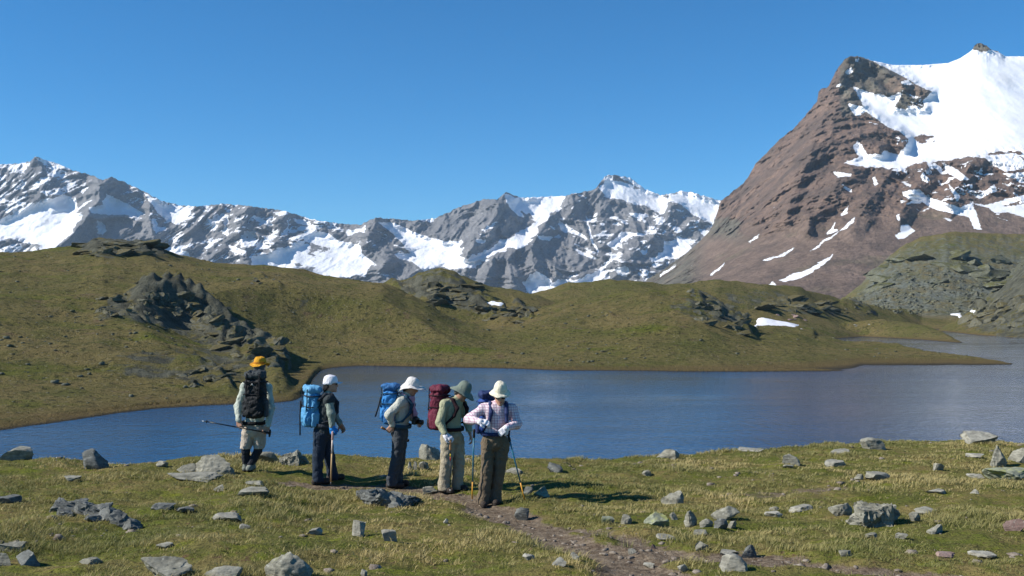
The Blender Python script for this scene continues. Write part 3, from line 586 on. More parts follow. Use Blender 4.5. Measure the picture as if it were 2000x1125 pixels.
# ------------------------------------------------------------------ thin mountain air
V = np.array([[x, y, z] for z in (-60.0, 840.0) for x, y in ((-6200, -60), (6200, -60), (6200, 8500), (-6200, 8500))], float)
me = mesh_np('haze', V, np.array([[0, 3, 2, 1], [4, 5, 6, 7], [0, 1, 5, 4], [1, 2, 6, 5], [2, 3, 7, 6], [3, 0, 4, 7]]), smooth=False)
hm = bpy.data.materials.new('thin_air'); hm.use_nodes = True; ht = hm.node_tree; ht.nodes.clear()
hm.cycles.homogeneous_volume = True; ho = ht.nodes.new('ShaderNodeOutputMaterial'); hv = ht.nodes.new('ShaderNodeVolumePrincipled'); ht.links.new(hv.outputs[0], ho.inputs['Volume'])
hv.inputs['Color'].default_value = (0.62, 0.80, 1.0, 1.0); hv.inputs['Density'].default_value = 0.000042; hv.inputs['Anisotropy'].default_value = 0.0; hv.inputs['Density Attribute'].default_value = ''
link('haze', me, hm, label='thin blue mountain air between the meadow and the far range', cat='haze', kind='stuff')
# ================================================================== ROCKS, SNOW BANKS, STONES, GRASS
def ico(sub):
    t = (1 + 5 ** 0.5) / 2
    V = [(-1, t, 0), (1, t, 0), (-1, -t, 0), (1, -t, 0), (0, -1, t), (0, 1, t), (0, -1, -t), (0, 1, -t), (t, 0, -1), (t, 0, 1), (-t, 0, -1), (-t, 0, 1)]
    F = [(0, 11, 5), (0, 5, 1), (0, 1, 7), (0, 7, 10), (0, 10, 11), (1, 5, 9), (5, 11, 4), (11, 10, 2), (10, 7, 6), (7, 1, 8), (3, 9, 4), (3, 4, 2), (3, 2, 6), (3, 6, 8), (3, 8, 9), (4, 9, 5), (2, 4, 11), (6, 2, 10), (8, 6, 7), (9, 8, 1)]
    V = [np.array(v, float) / np.linalg.norm(v) for v in V]
    for _ in range(sub):
        c = {}; G = []
        def mid(a, b):
            k = (min(a, b), max(a, b))
            if k not in c:
                m = V[a] + V[b]; V.append(m / np.linalg.norm(m)); c[k] = len(V) - 1
            return c[k]
        for a, b, d in F:
            x, y, z = mid(a, b), mid(b, d), mid(d, a); G += [(a, x, z), (b, y, x), (d, z, y), (x, y, z)]
        F = G
    return np.array(V), np.array(F, np.int32)
ICO = {k: ico(k) for k in (0, 1, 2, 3, 4)}
def rock_verts(seed, sub=3, cuts=11, rough=0.07, flat=False):
    """angular broken block in the unit cube, base at z=-1, top at z=+1"""
    r = np.random.RandomState(seed); V, F = ICO[sub]; V = V * 1.25
    for k in range(cuts):
        nrm = r.normal(size=3); nrm[2] *= 0.8; nrm /= np.linalg.norm(nrm)
        off = r.uniform(0.46, 0.86); ex = np.maximum(V @ nrm - off, 0); V = V - ex[:, None] * nrm
    if flat:
        nrm = np.array([r.uniform(-.25, .25), r.uniform(-.25, .1), 1.0]); nrm /= np.linalg.norm(nrm); V = V - np.maximum(V @ nrm - 0.45, 0)[:, None] * nrm
    dirn = V / (np.linalg.norm(V, axis=1)[:, None] + 1e-9)
    V = V + dirn * (rough * (ridged(V * 2.2 + seed * 3.1, 3, .6) - 0.9) + rough * 0.6 * fbm(V * 5 + seed, 3))[:, None]
    lo = V.min(0); hi = V.max(0); return (V - (lo + hi) / 2) / ((hi - lo) / 2), F
def finish_rock(me, ang=38):
    me.set_sharp_from_angle(angle=math.radians(ang))
def boulder(name, label, x0, x1, yt, yb, mat, seed, flat=False, depth=0.8, tilt=0.0, sub=3, cat='rock', group=None):
    """a rock whose near foot is seen at row yb and which spans columns x0..x1 and rows yt..yb"""
    cx = (x0 + x1) / 2; q = near_hit(cx, yb); d = q[1]
    wdt = (x1 - x0) * d / 2000; hgt = (yb - yt) * d / 2000; dep = wdt * depth
    V, F = rock_verts(seed, sub, flat=flat)
    if flat: hv = max(hgt * 0.75, 0.04)
    else: hv = hgt
    bury = 0.5
    full = hv * (1 + bury)
    S = V * np.array([wdt / 2, dep / 2, full / 2])
    a = random.Random(seed).uniform(-0.3, 0.3)
    S[:, 2] += tilt * S[:, 0]
    S[:, 2] += hv * 0.94 - full / 2
    me = mesh_np(name, S, F); finish_rock(me)
    o = link(name, me, mat, label=label, cat=cat, group=group)
    yc = d + dep * 0.42; xc = (cx - 1000) / 2000 * yc
    o.location = (xc, yc, float(near_z(np.array([xc]), np.array([yc]))[0]) if not flat else q[2]); return o
BLOCKS = {}
def block_mesh(k, mat, sub=2):
    """a few shared shapes of broken bedrock, one set for each stone"""
    key = (k, mat.name, sub)
    if key not in BLOCKS:
        V, F = rock_verts(500 + k, sub, cuts=12, rough=0.12, flat=k % 3 == 0); me = mesh_np('block', V, F); finish_rock(me, 30); me.materials.append(mat); BLOCKS[key] = me
    return BLOCKS[key]
def block(root, k, mat, loc, size, rot, sub=2):
    o = bpy.data.objects.new('block', block_mesh(k, mat, sub)); COL.objects.link(o); o.parent = root
    o.location = [float(c) for c in loc]; o.scale = [float(c) for c in size]; o.rotation_euler = rot; return o
def cluster(name, label, x0, x1, yt, yb, mat, seed, npc=9, cat='rock outcrop', lean=0.0):
    """a knot of broken bedrock blocks: each block a part"""
    r = np.random.RandomState(seed); cx = (x0 + x1) / 2; q = near_hit(cx, yb); d = q[1]
    wdt = (x1 - x0) * d / 2000; hgt = (yb - yt) * d / 2000; root = empty(name, ((cx - 1000) / 2000 * d, d, q[2]), label, cat)
    for k in range(npc):
        u = -0.85 + 1.7 * (k + r.uniform(0.2, 0.8)) / npc; s = (1 - abs(u)) ** 0.5
        sz = np.array([wdt * r.uniform(0.13, 0.24), wdt * r.uniform(0.12, 0.2), hgt * (0.3 + 0.6 * s) * r.uniform(0.6, 1.0) * 0.66])
        px_ = u * (wdt / 2 - sz[0]); yy = (r.uniform(0.05, 0.4) - lean * u * 0.4) * wdt
        gz = float(near_z(root.location.x + px_, d + yy)) - q[2]
        block(root, r.randint(12), mat, (px_, yy, gz + sz[2] * 0.35), sz, (r.uniform(-.15, .15), r.uniform(-.25, .25), r.uniform(-.4, .4)), 3)
    return root

G_, P_, D_, R_, L_ = M_ROCK, M_ROCK_PALE, M_ROCK_DARK, M_ROCK_RED, M_ROCK_LICHEN
ROCKS = [  # x0, x1, top row, foot row, material, flat?, label
    (10, 73, 868, 899, G_, 0, 'grey boulder standing at the far left end of the near lakeshore'),
    (163, 220, 875, 917, D_, 0, 'jagged dark boulder with a pointed top on the shore at left'),
    (376, 468, 886, 926, G_, 0, 'large wedge-shaped grey boulder left of the hiker in shorts'),
    (348, 392, 908, 926, G_, 0, 'low grey rock leaning on the left foot of the wedge boulder'),
    (328, 436, 927, 942, G_, 1, 'flat grey slab in the grass below the wedge-shaped boulder'),
    (497, 548, 883, 905, G_, 0, 'low grey rock just right of the shorts-wearing hiker, by the lake'),
    (818, 862, 866, 898, G_, 0, 'rounded grey boulder behind the hiker with the maroon backpack'),
    (797, 806, 900, 918, P_, 0, 'thin upright stone left of two stubby stones behind the grey trousers'),
    (806, 816, 900, 918, P_, 0, 'upright pale stone, middle one of a small standing group'),
    (818, 838, 902, 917, G_, 0, 'stubby dark stone at the right of a small standing group'),
    (0, 45, 966, 984, D_, 1, 'dark flat rock at the left picture edge above the long slab'),
    (0, 56, 1056, 1080, G_, 1, 'grey flat stone at the left edge, uppermost of three near the corner'),
    (34, 84, 1079, 1106, D_, 0, 'dark stone right of the pair in the bottom left corner'),
    (-8, 30, 1080, 1106, G_, 0, 'grey stone cut by the left edge in the bottom corner'),
    (272, 380, 1095, 1132, G_, 0, 'broad grey boulder with pale scuffs at the bottom edge, left of centre'),
    (402, 474, 1110, 1134, G_, 0, 'low rounded grey rock at the bottom edge between two larger boulders'),
    (518, 617, 1079, 1132, G_, 0, 'biggest foreground boulder, peaked and grey, at the bottom edge'),
    (687, 716, 1015, 1048, P_, 0, 'pale pointed upright stone in the grass, left of a pale block'),
    (745, 778, 1033, 1057, P_, 0, 'pale angular stone in the grass, right of the pointed one'),
    (470, 530, 952, 968, G_, 1, 'flat grey slab in the grass below the shorts-wearing hiker'),
    (482, 520, 939, 952, G_, 1, 'small flat rock just behind the slab below the shorts-wearing hiker'),
    (300, 346, 981, 997, D_, 1, 'dark flat rock in the left meadow, left one of a touching pair'),
    (344, 381, 989, 1003, D_, 1, 'dark flat rock in the left meadow, right one of a touching pair'),
    (415, 476, 1004, 1020, P_, 1, 'pale flat stone lying on a mossy patch in the left meadow'),
    (470, 492, 1022, 1034, P_, 1, 'little pale stone just below the flat stone on the mossy patch'),
    (705, 719, 1113, 1127, P_, 0, 'small pale stone right of the biggest boulder at the bottom edge'),
    (826, 856, 952, 967, G_, 0, 'small grey rock at the feet of the maroon backpack hiker'),
    (605, 631, 1029, 1045, P_, 1, 'thin pale splinter of rock in grass left of the pointed stone'),
    (155, 201, 1089, 1103, G_, 1, 'flat grey stone near the bottom left, half sunk in turf'),
    (305, 329, 901, 913, G_, 0, 'small grey rock near the shore left of the wedge boulder'),
    (310, 341, 1059, 1071, G_, 1, 'flat grey stone in turf above the broad bottom boulder'),
    (128, 161, 927, 941, G_, 1, 'flat grey rock below the jagged dark boulder'),
    (420, 440, 948, 960, P_, 0, 'small pale stone left of the slab below the shorts-wearing hiker'),
    (866, 876, 1013, 1023, P_, 0, 'tiny white stone right of the pinkish rubble in the grass'),
    (1280, 1326, 879, 896, G_, 0, 'rounded grey boulder on the crest right of the hikers, against the lake'),
    (1068, 1099, 903, 923, D_, 0, 'dark rock on the meadow crest right of the checked-shirt hiker'),
    (1041, 1076, 950, 972, L_, 0, 'rounded grey-green stone beside the hikers\' shadows'),
    (1021, 1042, 949, 966, D_, 0, 'dark stone touching the left side of the rounded grey-green stone'),
    (1290, 1334, 956, 985, G_, 0, 'pointed grey stone at the tip of the longest hiker shadow'),
    (1004, 1034, 990, 1017, D_, 0, 'dark stone under the tip of the slanting trekking pole'),
    (983, 1026, 914, 927, P_, 1, 'pale squared block in the grass right of the brown trousers'),
    (1525, 1561, 886, 908, G_, 0, 'dark rounded boulder midway along the right-hand crest'),
    (1527, 1551, 906, 915, G_, 1, 'small flat rock at the foot of the rounded crest boulder'),
    (1678, 1726, 852, 878, G_, 0, 'low grey outcrop boulder on the crest left of the pale peaked rock'),
    (1878, 1942, 840, 866, P_, 0, 'pale peaked rock on the crest near the right edge'),
    (1930, 1963, 869, 913, G_, 0, 'upright grey block near the right edge below the pale peaked rock'),
    (1962, 2012, 874, 903, G_, 0, 'grey block cut by the right edge, beside the upright block'),
    (1925, 2012, 913, 941, L_, 1, 'broad layered slab at the right edge below the upright block'),
    (1616, 1661, 876, 889, P_, 1, 'pale flat rock on the crest, upper of two'),
    (1606, 1651, 896, 912, P_, 1, 'pale flat rock below the crest, lower of two'),
    (1685, 1746, 920, 939, G_, 1, 'long grey slab in the right meadow, tapering to the left'),
    (1666, 1684, 926, 938, G_, 0, 'small stone at the left end of the long tapering slab'),
    (1255, 1306, 1000, 1026, L_, 0, 'lichen-spotted grey boulder beside the trail, largest of its row'),
    (1210, 1234, 1004, 1024, G_, 0, 'small grey stone left of the lichen-spotted trail boulder'),
    (1172, 1199, 1006, 1022, L_, 1, 'yellow-green mossy stone beside the trail'),
    (1306, 1322, 1000, 1016, G_, 0, 'small stone right of the lichen-spotted trail boulder'),
    (1334, 1361, 996, 1030, G_, 0, 'upright dark grey stone at the left end of a rock group'),
    (1388, 1442, 988, 1016, G_, 0, 'broad flat-topped boulder at the back of a rock group'),
    (1364, 1391, 1013, 1030, G_, 0, 'small grey rock in the middle of a rock group'),
    (1392, 1420, 1013, 1034, D_, 0, 'dark rock at the front of a rock group'),
    (1418, 1437, 1018, 1033, G_, 0, 'small stone at the right front of a rock group'),
    (1500, 1520, 989, 999, P_, 0, 'little pale stone behind a flat grey slab in the right meadow'),
    (1491, 1527, 998, 1011, P_, 1, 'flat pale grey slab in front of a little pale stone'),
    (1537, 1584, 985, 1001, P_, 1, 'pale wedge-shaped slab in the middle of the right meadow'),
    (1614, 1660, 983, 1009, G_, 0, 'grey boulder against the left side of the big cracked outcrop'),
    (1772, 1794, 1000, 1019, G_, 0, 'small grey rock against the right side of the big cracked outcrop'),
    (1780, 1835, 993, 1004, G_, 1, 'thin flat rock behind the right side of the big cracked outcrop'),
    (1955, 1996, 1013, 1039, R_, 0, 'reddish-brown angular stone near the right edge'),
    (1808, 1842, 1026, 1044, G_, 0, 'grey stone in green turf left of the reddish-brown stone'),
    (1403, 1457, 1083, 1117, P_, 0, 'pale pointed slab beside the trail at the bottom right'),
    (1442, 1479, 1067, 1090, D_, 0, 'dark tilted slab resting behind the pale pointed slab'),
    (1355, 1381, 1059, 1076, G_, 0, 'small grey rock on the turf tongue above the trail fork'),
    (1280, 1321, 1045, 1057, P_, 1, 'flat grey stone set in the turf right of the trail'),
    (1350, 1379, 1035, 1047, G_, 1, 'flat grey stone below the front of a rock group'),
    (1402, 1436, 1075, 1086, P_, 1, 'flat pale stone left of the dark tilted slab'),
    (1320, 1344, 1104, 1120, P_, 0, 'pale stone on the trail fork near the bottom edge'),
    (1255, 1278, 1102, 1110, P_, 1, 'flat pale stone on the trail near the bottom edge'),
    (1820, 1863, 1079, 1090, R_, 1, 'rust-coloured flat stone at the bottom right, left of a grey one'),
    (1888, 1936, 1081, 1091, P_, 1, 'long flat grey stone at the bottom right'),
    (1635, 1661, 1074, 1089, G_, 1, 'tilted flat stone in dry grass at the bottom right'),
    (1020, 1046, 1082, 1094, P_, 1, 'pale flat stone on the grass left of the trail, leftmost of three'),
    (1077, 1106, 1089, 1105, P_, 0, 'pale stone on the grass left of the trail, middle of three'),
    (1112, 1131, 1079, 1094, P_, 0, 'pale stone at the trail\'s left border, right of two others'),
    (1885, 1921, 885, 896, P_, 1, 'pale flat rock left of the upright block near the right edge'),
    (1820, 1841, 904, 919, G_, 0, 'small grey stone in the upper right meadow'),
    (1885, 1916, 924, 936, P_, 1, 'flat pale stone left of the broad layered slab'),
    (1892, 1909, 954, 964, P_, 0, 'small pale stone alone in the right meadow below the layered slab'),
    (1804, 1846, 955, 966, P_, 1, 'thin pale slab lying in the right meadow'),
    (1252, 1273, 920, 930, G_, 0, 'small grey stone in the grass above the longest shadow'),
    (1684, 1711, 1041, 1051, G_, 1, 'flat stone below the big cracked outcrop, left of another'),
    (1744, 1771, 1041, 1054, G_, 1, 'flat stone below the big cracked outcrop, right of another'),
    (1225, 1241, 1073, 1084, P_, 0, 'small pale stone on the right border of the trail'),
    (1270, 1279, 1064, 1074, R_, 0, 'small orange-brown stone on the trail'),
    (1140, 1156, 886, 896, G_, 0, 'small rock on the crest against the lake right of the hikers'),
    (1440, 1490, 876, 882, P_, 1, 'thin pale ledge on the crest against the lake'),
]
for k, (x0, x1, yt, yb, mt, fl, lab) in enumerate(ROCKS):
    boulder('boulder' if not fl else 'flat_rock', lab, x0, x1, yt, yb, mt, 100 + k, bool(fl), depth=0.75 if not fl else 0.85, sub=4 if (x1 - x0) > 75 else 3,
            cat='boulder' if not fl else 'flat rock', group='rocks lying in the near meadow')
def ledge(label, pts, mat, seed):
    """a line of bedrock slabs; each: column, foot row, height and width in the photograph"""
    r = np.random.RandomState(seed); root = None
    for px, py, hp, wp in pts:
        q = near_hit(px, py); d = q[1]; k = d / 2000
        if root is None: root = empty('rock_outcrop', q, label, 'rock outcrop'); org = q
        block(root, r.randint(12), mat, q - org + np.array([0, wp * k * 0.35, hp * k * 0.25]), (wp * k * 0.55, wp * k * 0.5, hp * k * 0.75), (r.uniform(-.2, .1), r.uniform(0.05, .35), r.uniform(-.5, .1)), 3)
ledge('long dark slab outcrop slanting down through the left foreground grass', [(112, 999, 20, 50), (140, 1000, 24, 60), (165, 1006, 22, 50), (188, 1008, 24, 52), (208, 1018, 24, 48), (232, 1026, 24, 46), (252, 1036, 20, 42), (180, 1020, 12, 40), (125, 1008, 10, 36)], D_, 11)
cluster('rock_outcrop', 'grey cracked bedrock hump between the first two hikers from the left', 540, 607, 873, 907, G_, 12, 9)
cluster('rock_outcrop', 'dark layered ledge in the grass in front of the camera-wearing hiker', 672, 832, 948, 990, D_, 13, 11)
cluster('rock_outcrop', 'big cracked grey outcrop in the middle of the right meadow', 1650, 1774, 968, 1030, G_, 14, 13)

# bedrock crags on the hills across the lake
def crag(label, x0, x1, yt, yb, seed, npc=14, mat=M_ROCK_FAR, dmin=100.0, lean=0.0, big=1.0):
    r = np.random.RandomState(seed); root = None
    for k in range(int(npc * 0.75)):
        u = r.uniform(0, 1); v = r.uniform(0, 1) ** 0.8
        px = x0 + (x1 - x0) * u; py = yb + (yt - yb) * v * 0.82
        py = py + lean * (u - 0.5) * (yb - yt)
        q = hill_hit(px, py, dmin); d = q[1]
        if root is None: root = empty('crag', q, label, 'crag', 'crags on the hills across the lake'); org = q
        sz = (x1 - x0) * d / 2000 * r.uniform(0.06, 0.17) * big; hz = max((yb - yt) * d / 2000 * r.uniform(0.10, 0.26), sz * 0.3) * big
        block(root, r.randint(12), mat, q - org + np.array([0, sz * 0.25, -hz * 0.22]), (sz * 1.15, sz, hz * 0.8), (r.uniform(-.2, .2), r.uniform(-.45, .25), r.uniform(-.6, .6)))
    return root
crag('rock crag crowning the left hill against the snowy mountains', 155, 335, 466, 500, 41, 34, dmin=200)
crag('grey crag low on the left of the left hill\'s broken rocks', 188, 285, 575, 625, 42, 22)
crag('dark crag with a steep shaded right side in the middle of the left hill', 270, 385, 562, 625, 43, 30, M_ROCK_FAR)
crag('shaded rock rib running down right towards the yellow-hatted hiker', 385, 540, 628, 700, 44, 40, M_ROCK_FAR, lean=0.7)
crag('broken grey rocks just above the shore left of the yellow-hatted hiker', 352, 452, 706, 757, 45, 26, M_ROCK_FAR)
crag('small dark ledge high on the left hill\'s right shoulder', 490, 545, 537, 560, 46, 9)
crag('small rock knob just above the big crags of the left hill', 258, 296, 542, 556, 47, 7)
crag('dark cliffs below the rounded middle hilltop', 790, 940, 545, 600, 48, 36, M_ROCK_FAR, dmin=300)
crag('two-horned dark crag in the hollow right of a small snow bank', 925, 1045, 592, 632, 49, 24, M_ROCK_FAR, dmin=240)
crag('single dark boulder on the middle green slope', 1172, 1200, 608, 620, 50, 5, dmin=200)
crag('dark crag dropping to the large snow bank', 1345, 1455, 576, 638, 51, 32, M_ROCK_FAR, dmin=240, lean=0.6)
crag('dark blocky crag beside the boulder slope at right', 1650, 1702, 588, 614, 52, 12, dmin=350)
crag('broken brown-grey rocks behind the large snow bank', 1470, 1640, 575, 612, 53, 26, dmin=350)
crag('rusty rocks at the right end of the large snow bank', 1515, 1575, 612, 632, 54, 10, M_ROCK_RED, dmin=330)
crag('pair of pale rocks on the grassy peninsula at right', 1665, 1700, 632, 641, 55, 6, M_ROCK_PALE, dmin=360)
crag('steep grey-green cliffs of the domed hill at right', 1700, 1990, 478, 575, 56, 30, M_ROCK_DOME, dmin=560, big=0.7)
crag('pale broken rib at the right edge above the far shore', 1890, 2010, 560, 645, 57, 40, M_ROCK_FAR, dmin=380)

# snow banks lying in the hollows
n = NT('old_snow'); h = n.noise(0.6, 5, 0.6)
M_SNOW = n.set(col=n.mix(n.mapr(n.noise(0.5, 5, .6), 0.45, 0.7, 0, 0.5), (0.8, 0.8, 0.82), (0.6, 0.57, 0.53)), rough=0.8, nor=n.bump(h, 0.4, 0.3)).m
def snow_bank(label, poly, dmin, thick=0.5):
    W = np.array([hill_hit(a, b, dmin)[:2] for a, b in poly])
    lo, hi = W.min(0) - 1, W.max(0) + 1; nx = 60; ny = 60
    gx, gy = np.meshgrid(np.linspace(lo[0], hi[0], nx), np.linspace(lo[1], hi[1], ny)); wv = 0.8 * fbm(xy3(gx, gy, 0.15, 1), 3)
    sd = poly_sd(gx.ravel() + wv.ravel(), gy.ravel() + wv.ravel(), W).reshape(gx.shape)
    z = HILL(gx, gy) + np.where(sd > 0, thick * (1 - np.exp(-np.maximum(sd, 0) / 1.5)), np.maximum(sd * 0.8, -2))
    keep = sd > -0.8; F = grid_faces(ny, nx); F = F[keep.ravel()[F].all(1)]
    used = np.unique(F); rm = np.full(nx * ny, -1); rm[used] = np.arange(len(used)); V = np.stack([gx, gy, z], -1).reshape(-1, 3)[used]
    c = V.mean(0); o = link('snow_bank', mesh_np('snow_bank', V - c, rm[F]), M_SNOW, label=label, cat='snow bank', group='old snow banks in the hollows'); o.location = c.tolist()
snow_bank('small snow bank below the dark cliffs of the middle hill', [(944, 587), (968, 589), (986, 594), (980, 599), (962, 597)], 300, 0.8)
snow_bank('large snow bank at the foot of the crag near the right-hand lake arm', [(1448, 624), (1480, 621), (1520, 627), (1562, 634), (1555, 639), (1480, 636)], 300, 0.5)
snow_bank('narrow strip of snow just below the large snow bank', [(1484, 638), (1530, 638), (1578, 641), (1570, 643), (1500, 641)], 295, 0.25)
snow_bank('thin snow strip at the foot of the grey boulder slope at right', [(1846, 615), (1875, 611), (1906, 607), (1902, 612), (1870, 617)], 520, 1.2)

M_ROCK_SCREE = rock_mat('trail_stone', (0.13, 0.10, 0.078), (0.30, 0.26, 0.21), la=0.8, scale=4)
# loose stones: too many and too small to pick out
def scatter_stones(name, label, pts, sizes, mat, seed, tone=None, sub=0):
    r = np.random.RandomState(seed); VV = []; FF = []; n0 = 0; shapes = [rock_verts(900 + k, sub, cuts=6, rough=0.1) for k in range(12)]
    for k, (p, s) in enumerate(zip(pts, sizes)):
        V, F = shapes[r.randint(12)]; a = r.uniform(0, 6.28); ca, sa = math.cos(a), math.sin(a)
        P = V * np.array([s * .5, s * r.uniform(.3, .5), s * r.uniform(.12, .34)]); P = np.stack([P[:, 0] * ca - P[:, 1] * sa, P[:, 0] * sa + P[:, 1] * ca, P[:, 2]], -1) + p
        VV.append(P); FF.append(F + n0); n0 += len(P)
    me = mesh_np(name, np.concatenate(VV), np.concatenate(FF), smooth=False)
    return link(name, me, mat, label=label, cat='stones', kind='stuff')
r = np.random.RandomState(5)
N = 12000; u = r.uniform(-0.6, 0.6, N); d = np.exp(r.uniform(math.log(7.5), math.log(25), N)); x = u * d; pm = NEAR(x, d, 1)
cl = pn(xy3(x, d, 0.9, 7.7)) + 0.6 * pn(xy3(x, d, 0.3, 1.7)); k = (r.rand(N) < 0.6 * pm) | ((cl > 0.6) & (r.rand(N) < 0.5)) | (r.rand(N) < 0.025)
x = x[k]; d = d[k]; z = near_z(x, d); sz = 0.018 + 0.10 * r.rand(len(x)) ** 5
scatter_stones('trail_stones', 'small loose stones strewn on the trail and in the near turf', np.stack([x, d, z + sz * 0.02], -1), sz * np.where(pm[k] > .3, 0.9, 1.5), M_ROCK_SCREE, 1)
N = 9000; u = r.uniform(-0.55, 0.55, N); d = np.exp(r.uniform(math.log(105), math.log(480), N)); x = u * d; z = HILL(x, d)
cl = pn(xy3(x, d, 0.035, 3.7)); k = (z > 0.5) & ((r.rand(N) < 0.25) | (cl > 0.25)); x, d, z = x[k], d[k], z[k]; sz = 0.18 + 1.0 * r.rand(len(x)) ** 6
scatter_stones('hill_stones', 'scattered small stones on the green hills across the lake', np.stack([x, d, z + sz * .1], -1), sz, M_ROCK_DOME, 2)
N = 2600; u = r.uniform(0.31, 0.52, N); d = r.uniform(560, 760, N); x = u * d; z = HILL(x, d); k = (z > 8) & (z < 50); x, d, z = x[k], d[k], z[k]; sz = 1.0 + 3.0 * r.rand(len(x)) ** 3
scatter_stones('boulder_slope', 'grey slope of fallen blocks below the domed hill', np.stack([x, d, z], -1), sz, M_ROCK_DOME, 3)

# grass of the near meadow
n = NT('grass_blades')
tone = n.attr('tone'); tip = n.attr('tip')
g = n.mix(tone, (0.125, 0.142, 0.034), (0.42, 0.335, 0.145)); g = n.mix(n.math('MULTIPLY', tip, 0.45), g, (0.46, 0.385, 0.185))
n.set(col=g, rough=0.7, spec=0.2)
tr = n.t.nodes.new('ShaderNodeBsdfTranslucent'); n.t.links.new(g, tr.inputs[0]); mx = n.t.nodes.new('ShaderNodeMixShader'); mx.inputs[0].default_value = 0.25
n.t.links.new(n.b.outputs[0], mx.inputs[1]); n.t.links.new(tr.outputs[0], mx.inputs[2]); n.t.links.new(mx.outputs[0], n.out.inputs[0])
M_GRASS = n.m
def grass(N, seed):
    r = np.random.RandomState(seed)
    # tufts first, blades round them
    nt_ = N // 14
    u = r.uniform(-0.62, 0.62, nt_); d = np.sqrt(r.uniform(6.8 ** 2, 25.5 ** 2, nt_)); d = np.where(r.rand(nt_) < 0.55, np.exp(r.uniform(math.log(6.8), math.log(25.5), nt_)), d); x = u * d
    dens = 0.42 + 0.85 * fbm(xy3(x, d, 0.55, 9.0), 3) + 0.35 * pn(xy3(x, d, 2.1, 4.0)); pm = NEAR(x, d, 1)
    k = (r.rand(nt_) < np.clip(dens + 0.3, 0.10, 1)) & (r.rand(nt_) > pm * 1.5)
    x, d, dens = x[k], d[k], dens[k]; nb = 14
    X = np.repeat(x, nb); D = np.repeat(d, nb); DN = np.repeat(dens, nb); n_ = len(X)
    a = r.uniform(0, 2 * math.pi, n_); rr = np.abs(r.normal(0, 0.05, n_)); X = X + rr * np.cos(a); D = D + rr * np.sin(a)
    Z = near_z(X, D) - 0.01
    L = (0.02 + 0.058 * np.clip(DN, 0, 1.2)) * r.uniform(0.6, 1.35, n_); wd = r.uniform(0.0022, 0.0045, n_) * np.clip(D / 10, 0.9, 2.2)
    az = r.uniform(0, 2 * math.pi, n_); lean = r.uniform(0.3, 1.6, n_) * L
    lx = np.cos(a) * lean * 0.7 + 0.25 * L; ly = np.sin(a) * lean * 0.7   # the wind leans the blades a little to the right
    bx, by = np.cos(az) * wd, np.sin(az) * wd
    B = np.stack([X, D, Z], -1); side = np.stack([bx, by, 0 * bx], -1); up = np.stack([0 * X, 0 * X, L], -1); ln = np.stack([lx, ly, 0 * lx], -1)
    V = np.stack([B - side, B + side, B + up * 0.6 + ln * 0.35 - side * 0.7, B + up * 0.6 + ln * 0.35 + side * 0.7, B + up * 0.95 + ln], 1)
    i = np.arange(n_)[:, None] * 5
    F = np.concatenate([i + np.array([[0, 1, 3]]), i + np.array([[0, 3, 2]]), i + np.array([[2, 3, 4]])], 0)
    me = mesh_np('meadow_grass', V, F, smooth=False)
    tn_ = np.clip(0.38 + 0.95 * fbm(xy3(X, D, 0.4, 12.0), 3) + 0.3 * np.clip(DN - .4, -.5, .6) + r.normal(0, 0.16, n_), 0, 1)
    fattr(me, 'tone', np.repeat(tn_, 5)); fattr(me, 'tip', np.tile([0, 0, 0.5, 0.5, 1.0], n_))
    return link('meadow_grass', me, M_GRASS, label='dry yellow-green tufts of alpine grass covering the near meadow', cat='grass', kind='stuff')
grass(330000, 4)
